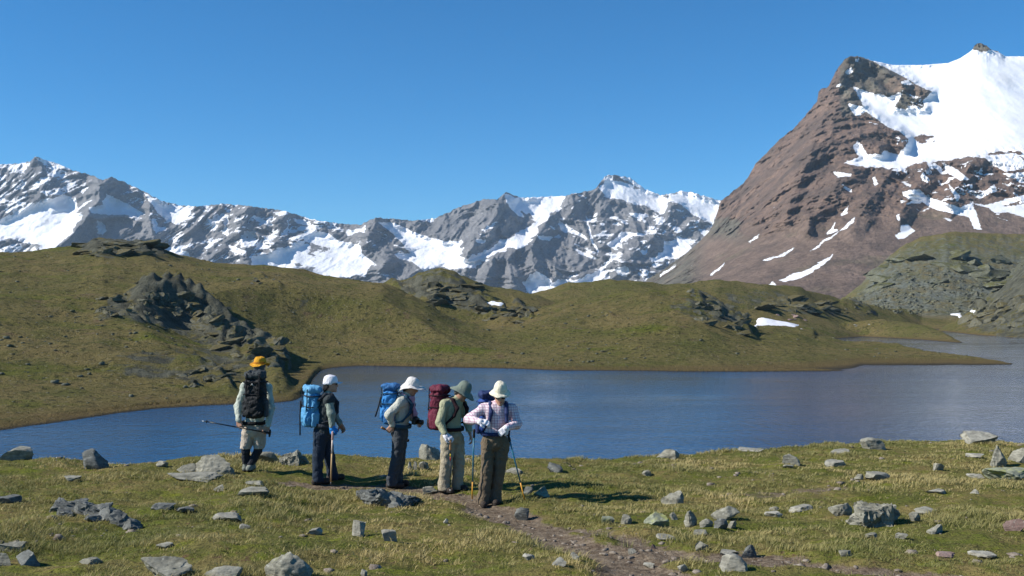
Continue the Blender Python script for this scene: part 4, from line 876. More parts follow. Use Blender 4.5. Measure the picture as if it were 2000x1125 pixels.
# ================================================================== THE HIKERS
# bodies and clothes are smooth-blended distance fields turned into meshes, so limbs taper and join
class SDF:
    def __init__(s, lo, hi, h):
        s.h = h; s.o = np.asarray(lo, float) - 4 * h; n_ = np.ceil((np.asarray(hi) - s.o) / h).astype(int) + 5; s.v = np.full(n_, 0.25, np.float32); s.n = n_
    def sl(s, lo, hi, m):
        a = np.clip(np.floor((np.asarray(lo) - m - s.o) / s.h).astype(int), 0, s.n - 1); b = np.clip(np.ceil((np.asarray(hi) + m - s.o) / s.h).astype(int) + 1, 1, s.n)
        g = np.meshgrid(*[s.o[i] + s.h * np.arange(a[i], b[i]) for i in range(3)], indexing='ij')
        return tuple(slice(a[i], b[i]) for i in range(3)), np.stack(g, -1)
    def comb(s, S, d, k):
        a = s.v[S]
        if k > 0: q = np.maximum(k - np.abs(a - d), 0) / k; s.v[S] = np.minimum(a, d) - q * q * k * 0.25
        else: s.v[S] = np.minimum(a, d)
    def cone(s, a, b, ra, rb, k=0.03):
        a = np.asarray(a, float); b = np.asarray(b, float); m = max(ra, rb) + k + 3 * s.h
        S, P = s.sl(np.minimum(a, b), np.maximum(a, b), m); e = b - a; w_ = P - a
        t = np.clip((w_ @ e) / (e @ e + 1e-12), 0, 1); s.comb(S, np.linalg.norm(w_ - t[..., None] * e, axis=-1) - (ra + (rb - ra) * t), k); return s
    def chain(s, pts, rad, k=0.03):
        for i in range(len(pts) - 1): s.cone(pts[i], pts[i + 1], rad[i], rad[i + 1], k)
        return s
    def ell(s, c, R, rad, k=0.03, sub=False):
        """R rows: local axes"""
        c = np.asarray(c, float); R = np.asarray(R, float); rad = np.asarray(rad, float); m = rad.max() + k + 3 * s.h
        S, P = s.sl(c, c, m); q = (P - c) @ R.T; k0 = np.linalg.norm(q / rad, axis=-1); k1 = np.linalg.norm(q / rad ** 2, axis=-1)
        d = np.where(k0 < 1e-6, -rad.min(), k0 * (k0 - 1) / np.maximum(k1, 1e-6))
        if sub: s.v[S] = np.maximum(s.v[S], -d)
        else: s.comb(S, d, k)
        return s
    def box(s, c, R, half, rnd, k=0.02):
        c = np.asarray(c, float); R = np.asarray(R, float); half = np.asarray(half, float); m = np.linalg.norm(half) + k + 3 * s.h
        S, P = s.sl(c, c, m); q = np.abs((P - c) @ R.T) - (half - rnd)
        s.comb(S, np.linalg.norm(np.maximum(q, 0), axis=-1) + np.minimum(q.max(-1), 0) - rnd, k); return s
    def cut(s, p, nrm):
        """keep the side the normal points away from"""
        S, P = s.sl(s.o, s.o + s.h * s.n, 0); s.v[S] = np.maximum(s.v[S], (P - np.asarray(p)) @ (np.asarray(nrm, float) / np.linalg.norm(nrm))); return s
    def wrinkle(s, amp, freq, seed=0.0, aniso=(1, 1, 1.0)):
        m = np.abs(s.v) < 0.03; I = np.argwhere(m); P = s.o + s.h * I
        s.v[m] += amp * (ridged(P * np.array(aniso) * freq + seed, 2, 0.5) - 0.8).astype(np.float32); return s
    def mesh(s, name):
        v = s.v; ins = v < 0; n_ = np.array(v.shape)
        c = np.zeros(n_ - 1, np.int8)
        off = [(i, j, k) for i in (0, 1) for j in (0, 1) for k in (0, 1)]
        for i, j, k in off: c += ins[i:n_[0] - 1 + i, j:n_[1] - 1 + j, k:n_[2] - 1 + k]
        act = (c > 0) & (c < 8); A = np.argwhere(act); idx = np.full(act.shape, -1, np.int64); idx[act] = np.arange(len(A))
        cv = {o: v[A[:, 0] + o[0], A[:, 1] + o[1], A[:, 2] + o[2]] for o in off}
        acc = np.zeros((len(A), 3)); cnt = np.zeros(len(A))
        for o in off:
            for ax in range(3):
                if o[ax] == 0:
                    p = list(o); p[ax] = 1; p = tuple(p); a, b = cv[o], cv[p]; x = (a < 0) != (b < 0)
                    t = np.where(x, a / np.where(a - b == 0, 1, a - b), 0); q = np.array(o, float)[None] + np.eye(3)[ax][None] * t[:, None]
                    acc[x] += q[x]; cnt[x] += 1
        V = s.o + s.h * (A + acc / np.maximum(cnt, 1)[:, None]); FF = []
        for ax in range(3):
            b, c_ = (ax + 1) % 3, (ax + 2) % 3
            sa = [slice(None)] * 3; sb = [slice(None)] * 3; sa[ax] = slice(0, -1); sb[ax] = slice(1, None); x0, x1 = ins[tuple(sa)], ins[tuple(sb)]
            E = np.argwhere(x0 != x1); E = E[(E[:, b] > 0) & (E[:, c_] > 0) & (E[:, b] < n_[b] - 1) & (E[:, c_] < n_[c_] - 1)]
            fl = x0[E[:, 0], E[:, 1], E[:, 2]]
            def g(db, dc):
                Q = E.copy(); Q[:, b] += db; Q[:, c_] += dc; return idx[Q[:, 0], Q[:, 1], Q[:, 2]]
            q = np.stack([g(-1, -1), g(0, -1), g(0, 0), g(-1, 0)], -1); q[~fl] = q[~fl][:, ::-1]; FF.append(q)
        return mesh_np(name, V, np.concatenate(FF))

def unit(v): v = np.asarray(v, float); return v / np.linalg.norm(v)
def frame(f, up=(0, 0, 1)):
    """rows: right, forward, up for something that faces f"""
    f = unit(f); r = unit(np.cross(f, up)); return np.array([r, f, np.cross(r, f)])
def tube(name, pts, rad, nseg=10):
    P = np.asarray(pts, float); rad = np.broadcast_to(np.asarray(rad, float), len(P)); V = []
    for i in range(len(P)):
        t = unit(P[min(i + 1, len(P) - 1)] - P[max(i - 1, 0)]); a = unit(np.cross(t, (0.3, 0.5, 0.8))); b = np.cross(t, a); th = np.arange(nseg) * 2 * math.pi / nseg
        V.append(P[i] + rad[i] * (np.cos(th)[:, None] * a + np.sin(th)[:, None] * b))
    V = np.concatenate(V + [P[:1], P[-1:]]); n_ = len(P); F = []
    for i in range(n_ - 1):
        for j in range(nseg):
            k = (j + 1) % nseg; F.append((i * nseg + j, i * nseg + k, (i + 1) * nseg + k, (i + 1) * nseg + j))
    me = bpy.data.meshes.new(name); caps = [(n_ * nseg, (j + 1) % nseg, j) for j in range(nseg)] + [(n_ * nseg + 1, (n_ - 1) * nseg + j, (n_ - 1) * nseg + (j + 1) % nseg) for j in range(nseg)]
    me.from_pydata([tuple(v) for v in V], [], F + caps); me.polygons.foreach_set('use_smooth', np.ones(len(me.polygons), bool)); me.update(); return me
def lathe(name, prof, c, f, up, fn=None, nseg=40):
    """profile (radius, height) spun round up; fn(angle, radius, height) -> (radius, height) shapes the brim; angle 0 is forward"""
    R = frame(f, up); R = np.array([R[0], R[1], R[2]]); V = []
    for r_, h_ in prof:
        for j in range(nseg):
            a = 2 * math.pi * j / nseg; rr, hh = fn(a, r_, h_) if fn else (r_, h_)
            V.append(np.asarray(c) + R[0] * rr * 0.87 * math.sin(a) + R[1] * rr * math.cos(a) + R[2] * hh)
    F = [(i * nseg + j, i * nseg + (j + 1) % nseg, (i + 1) * nseg + (j + 1) % nseg, (i + 1) * nseg + j) for i in range(len(prof) - 1) for j in range(nseg)]
    V = np.array(V); V = V + 0.011 * np.stack([pn(V * 13 + 3), pn(V * 13 + 9), pn(V * 13 + 21)], -1) * (0.5 + 0.8 * (np.linalg.norm(V - np.asarray(c), axis=1) > 0.125))[:, None]
    return mesh_np(name, V, np.array(F))

def cloth(name, c, rough=0.85, var=0.25, fs=420.0, bs=0.25):
    n = NT(name); a = n.noise(14, 4, 0.6); b = n.noise(fs, 2)
    cc = n.mix(n.mapr(a, 0.3, 0.75, 0, var), c, tuple(x * 0.5 for x in c)); cc = n.mix(n.mapr(b, 0.35, 0.7, 0, 0.2), cc, tuple(min(1, x * 1.35 + 0.01) for x in c))
    fold = n.noise(26, 4, 0.6, n.pos((1, 1, 0.6)), 0.8)
    return n.set(col=cc, rough=rough, spec=0.2, nor=n.bump(n.math('ADD', n.math('MULTIPLY', fold, 1.0), n.math('MULTIPLY', b, 0.05)), bs * 3, 0.035)).m
def plaid(name):
    n = NT(name); geo = n.t.nodes.new('ShaderNodeSeparateXYZ'); n.t.links.new(n.pos(), geo.inputs[0])
    s = n.math('ADD', geo.outputs[0], n.math('MULTIPLY', geo.outputs[1], 0.5)); c = (0.70, 0.60, 0.62)
    def lines(v, per, duty): return n.math('LESS_THAN', n.math('FRACT', n.math('MULTIPLY', v, 1.0 / per)), duty)
    col = n.mix(n.math('MULTIPLY', lines(s, 0.036, 0.36), 0.55), c, (0.34, 0.17, 0.25)); col = n.mix(n.math('MULTIPLY', lines(geo.outputs[2], 0.036, 0.36), 0.55), col, (0.34, 0.17, 0.25))
    fold = n.noise(22, 4, 0.6, dist=0.8)
    return n.set(col=col, rough=0.85, spec=0.2, nor=n.bump(fold, 0.5, 0.02)).m
n = NT('skin'); SKIN = n.set(col=n.mix(n.mapr(n.noise(40, 4), 0.35, 0.65), (0.38, 0.205, 0.135), (0.46, 0.26, 0.18)), rough=0.55, sub=0.0).m
HAIR = cloth('black_hair', (0.012, 0.010, 0.009), 0.5, 0.3, 900, 0.5); GREYHAIR = cloth('grey_hair', (0.07, 0.065, 0.06), 0.5)
def plain(name, c, rough=0.5, metal=0.0):
    n = NT(name); nn = n.noise(60, 3); n.set(col=n.mix(n.mapr(nn, 0.3, 0.7), c, tuple(x * 0.75 for x in c)), rough=rough); n.b.inputs['Metallic'].default_value = metal; return n.m
BLACK = cloth('black_webbing', (0.012, 0.012, 0.014)); DARKGLASS = plain('sunglass_lens', (0.008, 0.008, 0.01), 0.15); EYE = plain('eye', (0.03, 0.02, 0.015), 0.25); LIP = plain('lip', (0.28, 0.10, 0.085), 0.5)
BOOT = cloth('boot_leather', (0.045, 0.035, 0.028), 0.7); RUBBER = plain('black_rubber', (0.014, 0.014, 0.014), 0.7); METAL = plain('steel', (0.45, 0.45, 0.45), 0.35, 1.0)
CORK = plain('cork', (0.42, 0.22, 0.10), 0.8); WOOD = plain('pale_wood', (0.52, 0.34, 0.16), 0.55); ORANGE = plain('orange_shaft', (0.72, 0.34, 0.04), 0.4); TEAL = plain('teal_shaft', (0.02, 0.13, 0.19), 0.35); BLACKSH = plain('black_shaft', (0.012, 0.012, 0.014), 0.35)
REDP = plain('red_shaft', (0.55, 0.06, 0.03), 0.4); YELP = plain('yellow_shaft', (0.75, 0.5, 0.04), 0.4)

def hand_prims(sd, wr, dr, pn_, thumb, curl=0.6, grow=0.0, k=0.012):
    """palm, four unequal fingers bent towards the palm normal, thumb off the side of the palm"""
    dr = unit(dr); pn_ = unit(np.asarray(pn_) - dr * (np.asarray(pn_) @ dr)); ac = np.cross(dr, pn_) * thumb
    sd.box(np.asarray(wr) + dr * 0.05, np.array([ac, dr, pn_]), (0.042 + grow, 0.052 + grow, 0.016 + grow), 0.014, k)
    for q, (o_, L) in enumerate(((0.031, 0.068), (0.0105, 0.078), (-0.0105, 0.073), (-0.031, 0.058))):
        b = np.asarray(wr) + dr * 0.097 + ac * o_; d1 = dr * math.cos(curl * 0.6) + pn_ * math.sin(curl * 0.6) + ac * o_ * 1.5; d2 = dr * math.cos(curl * 1.7) + pn_ * math.sin(curl * 1.7); d3 = dr * math.cos(curl * 2.5) + pn_ * math.sin(curl * 2.5)
        p1 = b + unit(d1) * L * 0.5; p2 = p1 + d2 * L * 0.35; p3 = p2 + d3 * L * 0.25
        sd.chain([b - dr * 0.01, p1, p2, p3], [0.0095 + grow, 0.009 + grow, 0.0082 + grow, 0.0072 + grow], 0.004)
    t0 = np.asarray(wr) + dr * 0.025 + ac * 0.032; t1 = t0 + (dr * 0.65 + ac * 0.6 + pn_ * 0.35) * 0.045; t2 = t1 + (dr * 0.85 + ac * 0.1 + pn_ * 0.5) * 0.034
    sd.chain([t0, t1, t2], [0.014 + grow, 0.0115 + grow, 0.009 + grow], 0.008)

class Hiker:
    def __init__(s, label, foot, f, hf, J, hup=(0, 0, 1), build=1.0):
        """J: joints as photograph column, row and metres behind the feet"""
        q = near_hit(*foot); s.d = q[1]; s.f = unit((f[0], f[1], 0)); s.R = frame(s.f); s.J = {k: at(a, b, s.d + w_) for k, (a, b, w_) in J.items()}
        s.hf = unit(hf); s.HR = frame(s.hf, hup); s.b = build; s.root = empty('person', q, label, 'person', 'hikers'); s.q = q
        P = np.array(list(s.J.values())); s.lo = P.min(0) - 0.28; s.hi = P.max(0) + 0.28; s.lo[2] = q[2] - 0.12
        s.floor = {'r': float(near_z(*s.J['anr'][:2])), 'l': float(near_z(*s.J['anl'][:2]))}
        for k in 'rl':
            s.J['an' + k][2] = max(min(s.J['an' + k][2], s.floor[k] + 0.12), s.floor[k] + 0.075)
    def at(s, px, py, w_=0.0): return at(px, py, s.d + w_)
    def add(s, name, sd, mat, label=None, parent=None): return part(name, sd.mesh(name) if isinstance(sd, SDF) else sd, mat, parent or s.root, label)
    def torso(s, sd, g=0.0):
        J = s.J; R = s.R; b = s.b; up = unit(J['chest'] - J['pelvis']); T = np.array([R[0], np.cross(up, R[0]), up]); mid = (J['chest'] + J['pelvis']) / 2
        sd.ell(J['chest'] + up * 0.0, T, (0.165 * b + g, 0.118 * b + g, 0.20 + g), 0.06); sd.ell(mid - up * 0.03, T, (0.150 * b + g, 0.11 * b + g, 0.17 + g), 0.07); sd.ell(J['pelvis'], T, (0.168 * b + g, 0.118 * b + g, 0.13 + g), 0.06)
        for k in 'rl': sd.cone(J['chest'] + up * 0.10, J['sh' + k], 0.075 + g, 0.066 + g, 0.06)
    def arms(s, sd, g=0.0, e=0.0, cut_=0.0):
        J = s.J
        for k in 'rl':
            wr = J['wr' + k]; w2 = J['el' + k] + (wr - J['el' + k]) * (1 - cut_)
            sd.chain([J['sh' + k], J['el' + k], w2], [0.056 + g, 0.044 + g + e, 0.030 + g + e * 0.6], 0.03)
    def legs(s, sd, rad, g=0.0, end=None, k=0.015):
        J = s.J
        for q in 'rl':
            e_ = J['an' + q] if end is None else J['kn' + q] + (J['an' + q] - J['kn' + q]) * end
            ft = s.f * 0.0
            if end is None or end > 0.3: sd.chain([J['hp' + q], J['kn' + q], e_], [rad[0] + g, rad[1] + g, rad[2] + g], k)
            else: sd.cone(J['hp' + q], e_, rad[0] + g, rad[1] + g, k)
    def body(s, hands=True, hd=None, face=True):
        J = s.J; sd = SDF(s.lo, s.hi, 0.009); s.torso(sd, -0.012); s.arms(sd, -0.004)
        s.legs(sd, (0.078, 0.053, 0.036), 0.0)
        for q in 'rl':
            a = J['an' + q]; toe = a + s.f * 0.13; toe[2] = s.floor[q] + 0.035; sd.chain([a, np.array([a[0], a[1], s.floor[q] + 0.045]), toe], [0.038, 0.036, 0.028], 0.03)
        h = J['head']; H = s.HR; sd.cone(J['neck'], h - H[2] * 0.05 - H[1] * 0.015, 0.058, 0.054, 0.04)
        sd.ell(h + H[2] * 0.02, H, (0.074, 0.094, 0.10), 0.03); sd.ell(h + H[1] * 0.028 - H[2] * 0.06, H, (0.056, 0.068, 0.062), 0.04)
        sd.cone(h + H[1] * 0.092 + H[2] * 0.012, h + H[1] * 0.11 - H[2] * 0.03, 0.010, 0.015, 0.02); sd.ell(h + H[1] * 0.083 - H[2] * 0.104, H, (0.022, 0.018, 0.016), 0.03)
        sd.ell(h + H[1] * 0.085 + H[2] * 0.03, H, (0.05, 0.016, 0.012), 0.02)
        for e in (-1, 1):
            sd.ell(h + H[0] * e * 0.076 - H[1] * 0.005 - H[2] * 0.012, H, (0.010, 0.02, 0.031), 0.008); sd.ell(h + H[0] * e * 0.031 + H[1] * 0.104 + H[2] * 0.005, H, (0.019, 0.017, 0.013), 0.0, sub=True)
        for k in 'rl':
            if hd and k in hd: hand_prims(sd, J['wr' + k], *hd[k])
        o = s.add('body', sd, SKIN)
        if face:
            for e in (-1, 1):
                es = SDF(h - 0.14, h + 0.14, 0.004); es.ell(h + H[0] * e * 0.031 + H[1] * 0.083 + H[2] * 0.005, H, (0.013, 0.012, 0.012), 0); s.add('eye', es, EYE)
            ls = SDF(h - 0.14, h + 0.14, 0.004); ls.ell(h + H[1] * 0.094 - H[2] * 0.066, H, (0.024, 0.009, 0.008), 0); s.add('mouth', ls, LIP)
        return o
    def shirt(s, mat, hem=0.06, g=0.007, e=0.012, name='shirt', wr=0.004, label=None, sleeves=True, collar=True):
        J = s.J; sd = SDF(s.lo, s.hi, 0.0125); s.torso(sd, g)
        if sleeves: s.arms(sd, g, e, 0.06)
        if collar: sd.cone(J['neck'] - np.array([0, 0, 0.05]), J['neck'] + np.array([0, 0, 0.015]) + s.f * 0.01, 0.082, 0.066, 0.03)
        sd.wrinkle(wr * 2.6, 8.0, 3.0, (1, 1, 0.8)); sd.wrinkle(wr * 1.3, 20.0, 7.0)
        sd.cut(J['pelvis'] - np.array([0, 0, hem]), (0, 0, -1)); hh = J['neck'] + np.array([0, 0, 0.035]); 
        return s.add(name, sd, mat, label)
    def trousers(s, mat, rad=(0.098, 0.078, 0.068), end=None, name='trousers', waist=0.10, wr=0.007, low=0.03):
        J = s.J; sd = SDF(s.lo, s.hi, 0.0125); up = unit(J['chest'] - J['pelvis']); T = np.array([s.R[0], np.cross(up, s.R[0]), up])
        sd.ell(J['pelvis'] - up * 0.02, T, (0.180 * s.b, 0.135 * s.b, 0.15), 0.05); s.legs(sd, rad, 0.0, end)
        if end is None:
            for q in 'rl': a = J['an' + q]; sd.cone(a + np.array([0, 0, .05]), np.array([a[0], a[1], s.floor[q] + low + 0.02]) + s.f * 0.025, rad[2], rad[2] * 1.04, 0.03)
        sd.wrinkle(wr * 1.5, 6.0, 1.0, (1, 1, 1.6)); sd.wrinkle(wr * 0.8, 16.0, 5.0, (1, 1, 1.3))
        sd.cut(J['pelvis'] + up * waist, up)
        if end is None: sd.cut((0, 0, min(s.floor.values()) + low), (0, 0, -1))
        else:
            m_ = (J['knr'] + (J['anr'] - J['knr']) * end + J['knl'] + (J['anl'] - J['knl']) * end) / 2; sd.cut(m_, (0, 0, -1))
        return s.add(name, sd, mat)
    def boots(s, mat=None, high=0.09):
        for q in 'rl':
            a = s.J['an' + q]; fl = s.floor[q]; b = np.array([a[0], a[1], fl + 0.05]); toe = b + s.f * 0.15; toe[2] = fl + 0.045; heel = b - s.f * 0.045; heel[2] = fl + 0.045
            sd = SDF(b - 0.28, b + 0.28, 0.011); sd.cone(heel, toe, 0.048, 0.044, 0.03); sd.cone(b, b + (s.J['kn' + q] - a) / np.linalg.norm(s.J['kn' + q] - a) * high, 0.05, 0.05, 0.03); sd.cut((0, 0, fl + 0.012), (0, 0, -1)); o = s.add('boot', sd, mat or BOOT)
            ss = SDF(b - 0.28, b + 0.28, 0.011); ss.cone(heel, toe, 0.054, 0.05, 0.02); ss.cut((0, 0, fl + 0.03), (0, 0, 1)); ss.cut((0, 0, fl - 0.01), (0, 0, -1)); part('sole', ss.mesh('sole'), RUBBER, o)
    def glove(s, k, args, mat, label=None):
        sd = SDF(s.J['wr' + k] - 0.26, s.J['wr' + k] + 0.26, 0.0055); hand_prims(sd, s.J['wr' + k], *args, grow=0.004); a = s.J['el' + k]; w_ = s.J['wr' + k]; u = unit(w_ - a); sd.cone(w_ - u * 0.05, w_ + u * 0.03, 0.041, 0.036, 0.02); s.add('glove', sd, mat, label)
    def hair(s, mat, low=0.02, front=0.02, grow=0.012):
        h = s.J['head']; H = s.HR; sd = SDF(h - 0.2, h + 0.2, 0.010); sd.ell(h + H[2] * 0.02, H, (0.074 + grow, 0.094 + grow, 0.10 + grow), 0.03)
        if low > 0.02: sd.ell(h - H[1] * 0.045 - H[2] * low, H, (0.075, 0.06, 0.08), 0.04)
        sd.wrinkle(0.004, 40); sd.cut(h + H[1] * front + H[2] * 0.0, H[1] * 0.8 - H[2] * 0.6); s.add('hair', sd, mat)
    def belt(s, mat, dz=0.07, name='hip_belt', g=0.03, parent=None, hgt=0.03):
        J = s.J; up = unit(J['chest'] - J['pelvis']); T = np.array([s.R[0], np.cross(up, s.R[0]), up]); c = J['pelvis'] + up * dz; V = []
        N_ = 40; b = s.b
        for hh in (-hgt, hgt):
            for gr in (0.0, 0.012):
                for j in range(N_):
                    a = 2 * math.pi * j / N_; V.append(c + T[0] * (0.16 * b + g + gr) * math.sin(a) + T[1] * (0.125 * b + g + gr) * math.cos(a) + up * hh)
        F = []
        for p, q in ((0, 2), (2, 3), (3, 1), (1, 0)):
            for j in range(N_): F.append((p * N_ + j, p * N_ + (j + 1) % N_, q * N_ + (j + 1) % N_, q * N_ + j))
        return part(name, mesh_np(name, np.array(V), np.array(F)), mat, parent or s.root)

def backpack(hk, label, c, out, size, mats, up=(0, 0, 1), straps=True, seed=1.0, hangs=None, base_m=None):
    """c: centre of the sack, out: away from the wearer's back; size: width, depth, height"""
    W, Dp, H_ = [x / 2 for x in size]; out = unit(out); R = frame(out, up); R = np.array([R[0], R[1], R[2]]); u = R[2]; base = c - u * H_
    root = empty('backpack', base, label, 'backpack', 'hikers\' backpacks'); body, lidm, trim = mats; m = np.linalg.norm([W, Dp, H_]) + 0.1
    def S(h=0.0135): return SDF(c - m, c + m, h)
    sd = S(); sd.box(c - u * 0.05 * H_, R, (W * 0.9, Dp * 0.82, H_ * 0.84), min(W, Dp) * 0.75, 0.04); sd.box(c - u * H_ * 0.5 + R[1] * 0.02, R, (W * 0.86, Dp * 0.95, H_ * 0.42), min(W, Dp) * 0.7, 0.05)
    sd.wrinkle(0.022, 7, seed); sd.wrinkle(0.010, 17, seed + 4); part('sack', sd.mesh('sack'), body, root)
    sd = S(); sd.box(c + u * H_ * 0.84 - R[1] * Dp * 0.05, R, (W * 0.84, Dp * 0.9, H_ * 0.19), H_ * 0.17, 0.02); sd.wrinkle(0.022, 8, seed + 2); sd.wrinkle(0.010, 19, seed + 6); part('lid', sd.mesh('lid'), lidm, root)
    sd = S(); sd.box(c - u * H_ * 0.38 + R[1] * Dp * 0.86, R, (W * 0.55, Dp * 0.2, H_ * 0.36), Dp * 0.14, 0.02); sd.wrinkle(0.006, 14, seed + 3); part('front_pocket', sd.mesh('front_pocket'), body, root)
    for e in (-1, 1):
        sd = S(); sd.box(c - u * H_ * 0.55 + R[0] * e * W * 0.88, R, (W * 0.16, Dp * 0.5, H_ * 0.34), W * 0.13, 0.02); sd.wrinkle(0.006, 14, seed + 8 + e); part('side_pocket', sd.mesh('side_pocket'), lidm if e < 0 else body, root)
    if base_m is not None:
        sd = S(); sd.box(c - u * H_ * 0.66 + R[1] * 0.02, R, (W * 0.93, Dp * 1.0, H_ * 0.28), min(W, Dp) * 0.6, 0.03); sd.wrinkle(0.016, 9, seed + 21); part('base_panel', sd.mesh('base_panel'), base_m, root)
    for hz in (0.55, 0.05):      # compression straps round the sack
        pts = []
        for a in np.linspace(-math.pi * 0.95, math.pi * 0.95, 26):
            x = max(-1, min(1, 1.25 * math.sin(a))); y = max(-1, min(1, 1.25 * math.cos(a))); pts.append(c + u * H_ * hz + R[0] * W * 0.9 * x + R[1] * Dp * 0.86 * y)
        part('compression_strap', tube('compression_strap', pts, 0.009, 6), trim, root)
    for e in (-0.55, 0.55):      # lid straps down the front
        pts = [c + R[0] * W * e + u * H_ * z_ + R[1] * Dp * y_ for z_, y_ in ((0.98, 0.3), (0.86, 0.9), (0.6, 0.92), (0.3, 0.9), (-0.1, 1.0))]; part('lid_strap', tube('lid_strap', pts, 0.009, 6), trim, root)
    if straps and hk is not None:
        J = hk.J; F_ = hk.f
        for k in 'rl':
            sh = J['sh' + k] * 0.55 + (J['chest'] + (J['neck'] - J['chest']) * 0.8) * 0.45; pts = [sh - F_ * 0.14 - np.array([0, 0, 0.02]), sh - F_ * 0.05 + np.array([0, 0, 0.055]), sh + F_ * 0.05 + np.array([0, 0, 0.045]), sh + F_ * 0.135 - np.array([0, 0, 0.07])]
            side = (J['sh' + k] - J['chest']); side[2] = 0; side = unit(side); arm = J['chest'] + side * 0.175 - np.array([0, 0, 0.13]); pts += [J['chest'] + side * 0.12 + F_ * 0.135 - np.array([0, 0, 0.06]), arm + F_ * 0.03 - np.array([0, 0, 0.05]), arm - F_ * 0.10 - np.array([0, 0, 0.08])]
            q = SDF(np.min(pts, 0) - 0.05, np.max(pts, 0) + 0.05, 0.011); q.chain(pts, [0.026, 0.030, 0.030, 0.028, 0.022, 0.015, 0.014], 0.02); part('shoulder_strap', q.mesh('shoulder_strap'), trim, root)
        hk.belt(trim, 0.085, 'hip_belt', 0.032, root, 0.026)
    if hangs:
        part('hanging_strap', tube('hanging_strap', hangs, 0.011, 6), BLACK, root)
    return root, R

def pole(label, top, tip, mats, grip=0.13, split=(0.5,), r0=0.010, basket=True, tgrip=False, group='trekking poles'):
    """grip, shaft sections, basket and steel tip"""
    top = np.asarray(top, float); tip = np.asarray(tip, float); L = np.linalg.norm(tip - top); u = (tip - top) / L; root = empty('trekking_pole', tip, label, 'trekking pole', group)
    gm, shafts = mats; cuts = [grip] + [L * s for s in split] + [L - 0.04]
    part('grip', tube('grip', [top, top + u * 0.015, top + u * 0.05, top + u * grip * 0.9, top + u * grip], [0.010, 0.020, 0.016, 0.018, 0.013]), gm, root)
    if tgrip:
        s_ = unit(np.cross(u, (0, 1, 0.2))); part('handle', tube('handle', [top - s_ * 0.055, top - s_ * 0.02, top + s_ * 0.03, top + s_ * 0.06], [0.012, 0.017, 0.017, 0.012]), gm, root)
    for i, mt in enumerate(shafts):
        part('shaft', tube('shaft', [top + u * cuts[i], top + u * cuts[i + 1]], [r0 - 0.0012 * i, r0 - 0.0012 * (i + 1)]), mt, root)
    part('tip', tube('tip', [tip - u * 0.045, tip], [0.006, 0.003]), METAL, root)
    if basket: part('basket', tube('basket', [tip - u * 0.075, tip - u * 0.07, tip - u * 0.062], [0.008, 0.028, 0.012], 14), RUBBER, root)
    return root

def brim_hat(hk, mat, bandm, prof, fn, name='hat', tilt=None, lift=0.0, back=0.0, label=None):
    h = hk.J['head'] + hk.HR[2] * (0.035 + lift) + hk.HR[1] * back; up = unit(tilt) if tilt is not None else hk.HR[2]; f = hk.hf
    me = lathe(name, prof, h, f, up, fn); o = hk.add(name, me, mat, label)
    m = o.modifiers.new('thickness', 'SOLIDIFY'); m.thickness = 0.006; m.offset = 1.0
    if bandm: b = part('hat_band', lathe('hat_band', [(0.104, 0.012), (0.108, 0.02), (0.107, 0.042), (0.102, 0.05)], h, f, up), bandm, o)
    return o
CROWN = [(0.001, 0.118), (0.03, 0.117), (0.062, 0.108), (0.085, 0.088), (0.097, 0.058), (0.102, 0.025), (0.104, 0.005)]

# ---- 1: yellow hat, black pack, shorts, seen from behind
h1 = Hiker('hiker in yellow felt hat and shorts, seen from behind with black backpack', (489, 921), (0.10, 1.0), (0.35, 1.0, 0.02),
  dict(head=(508, 717, 0.03), neck=(505, 742, 0.0), chest=(500, 776, 0.0), pelvis=(496, 836, 0.0), shr=(523, 757, 0.0), shl=(478, 755, 0.0), elr=(529, 797, -0.03), ell=(466, 793, -0.03), wrr=(523, 832, -0.17), wrl=(466, 822, -0.17),
       hpr=(508, 845, 0.0), hpl=(485, 845, 0.0), knr=(504, 880, 0.03), knl=(480, 880, 0.0), anr=(488, 913, 0.03), anl=(481, 910, 0.10)))
hd1 = {'l': ((0.35, -0.1, -0.9), (0.3, 1, 0), -1, 1.1), 'r': ((-0.45, -0.15, -0.9), (-0.3, 1, 0), 1, 1.1)}
h1.body(hd=hd1, face=True); h1.hair(GREYHAIR, 0.05)
h1.shirt(cloth('pale_green_shirt', (0.44, 0.47, 0.40)), hem=-0.02, e=0.014)
h1.trousers(cloth('beige_shorts', (0.42, 0.36, 0.29)), (0.10, 0.088, 0.09), end=-0.12, name='shorts', waist=0.16)
sd = SDF(h1.lo, h1.hi, 0.0085); h1.legs(sd, (0.07, 0.066, 0.046), 0.0); 
for q in 'rl': sd.cone(h1.J['knr' if q == 'r' else 'knl'] * 0.55 + h1.J['an' + q] * 0.45, h1.J['an' + q], 0.064, 0.05, 0.02)
sd.cut(h1.J['knr'] + np.array([0, 0, 0.1]), (0, 0, 1)); sd.wrinkle(0.004, 14); sd.cut((0, 0, h1.floor['r'] + 0.10), (0, 0, -1)); h1.add('leggings', sd, cloth('dark_leggings', (0.022, 0.026, 0.034)))
h1.boots(cloth('grey_gaiter', (0.20, 0.22, 0.19)), 0.15)
YF = cloth('yellow_felt', (0.56, 0.27, 0.018), var=0.15); prof = [(0.001, 0.112), (0.03, 0.116), (0.06, 0.118), (0.084, 0.095), (0.098, 0.05), (0.104, 0.012), (0.125, 0.002), (0.15, -0.004), (0.165, -0.002)]
brim_hat(h1, YF, cloth('orange_band', (0.36, 0.13, 0.012)), prof, lambda a, r_, h_: (r_, h_ + (0.05 * abs(math.sin(a)) ** 2 - 0.02) * max(0, (r_ - 0.11) / 0.055) - 0.02 * (r_ < 0.05)), lift=0.0)
BK = cloth('black_nylon', (0.012, 0.013, 0.015), 0.6); SL = cloth('slate_nylon', (0.035, 0.042, 0.046), 0.6)
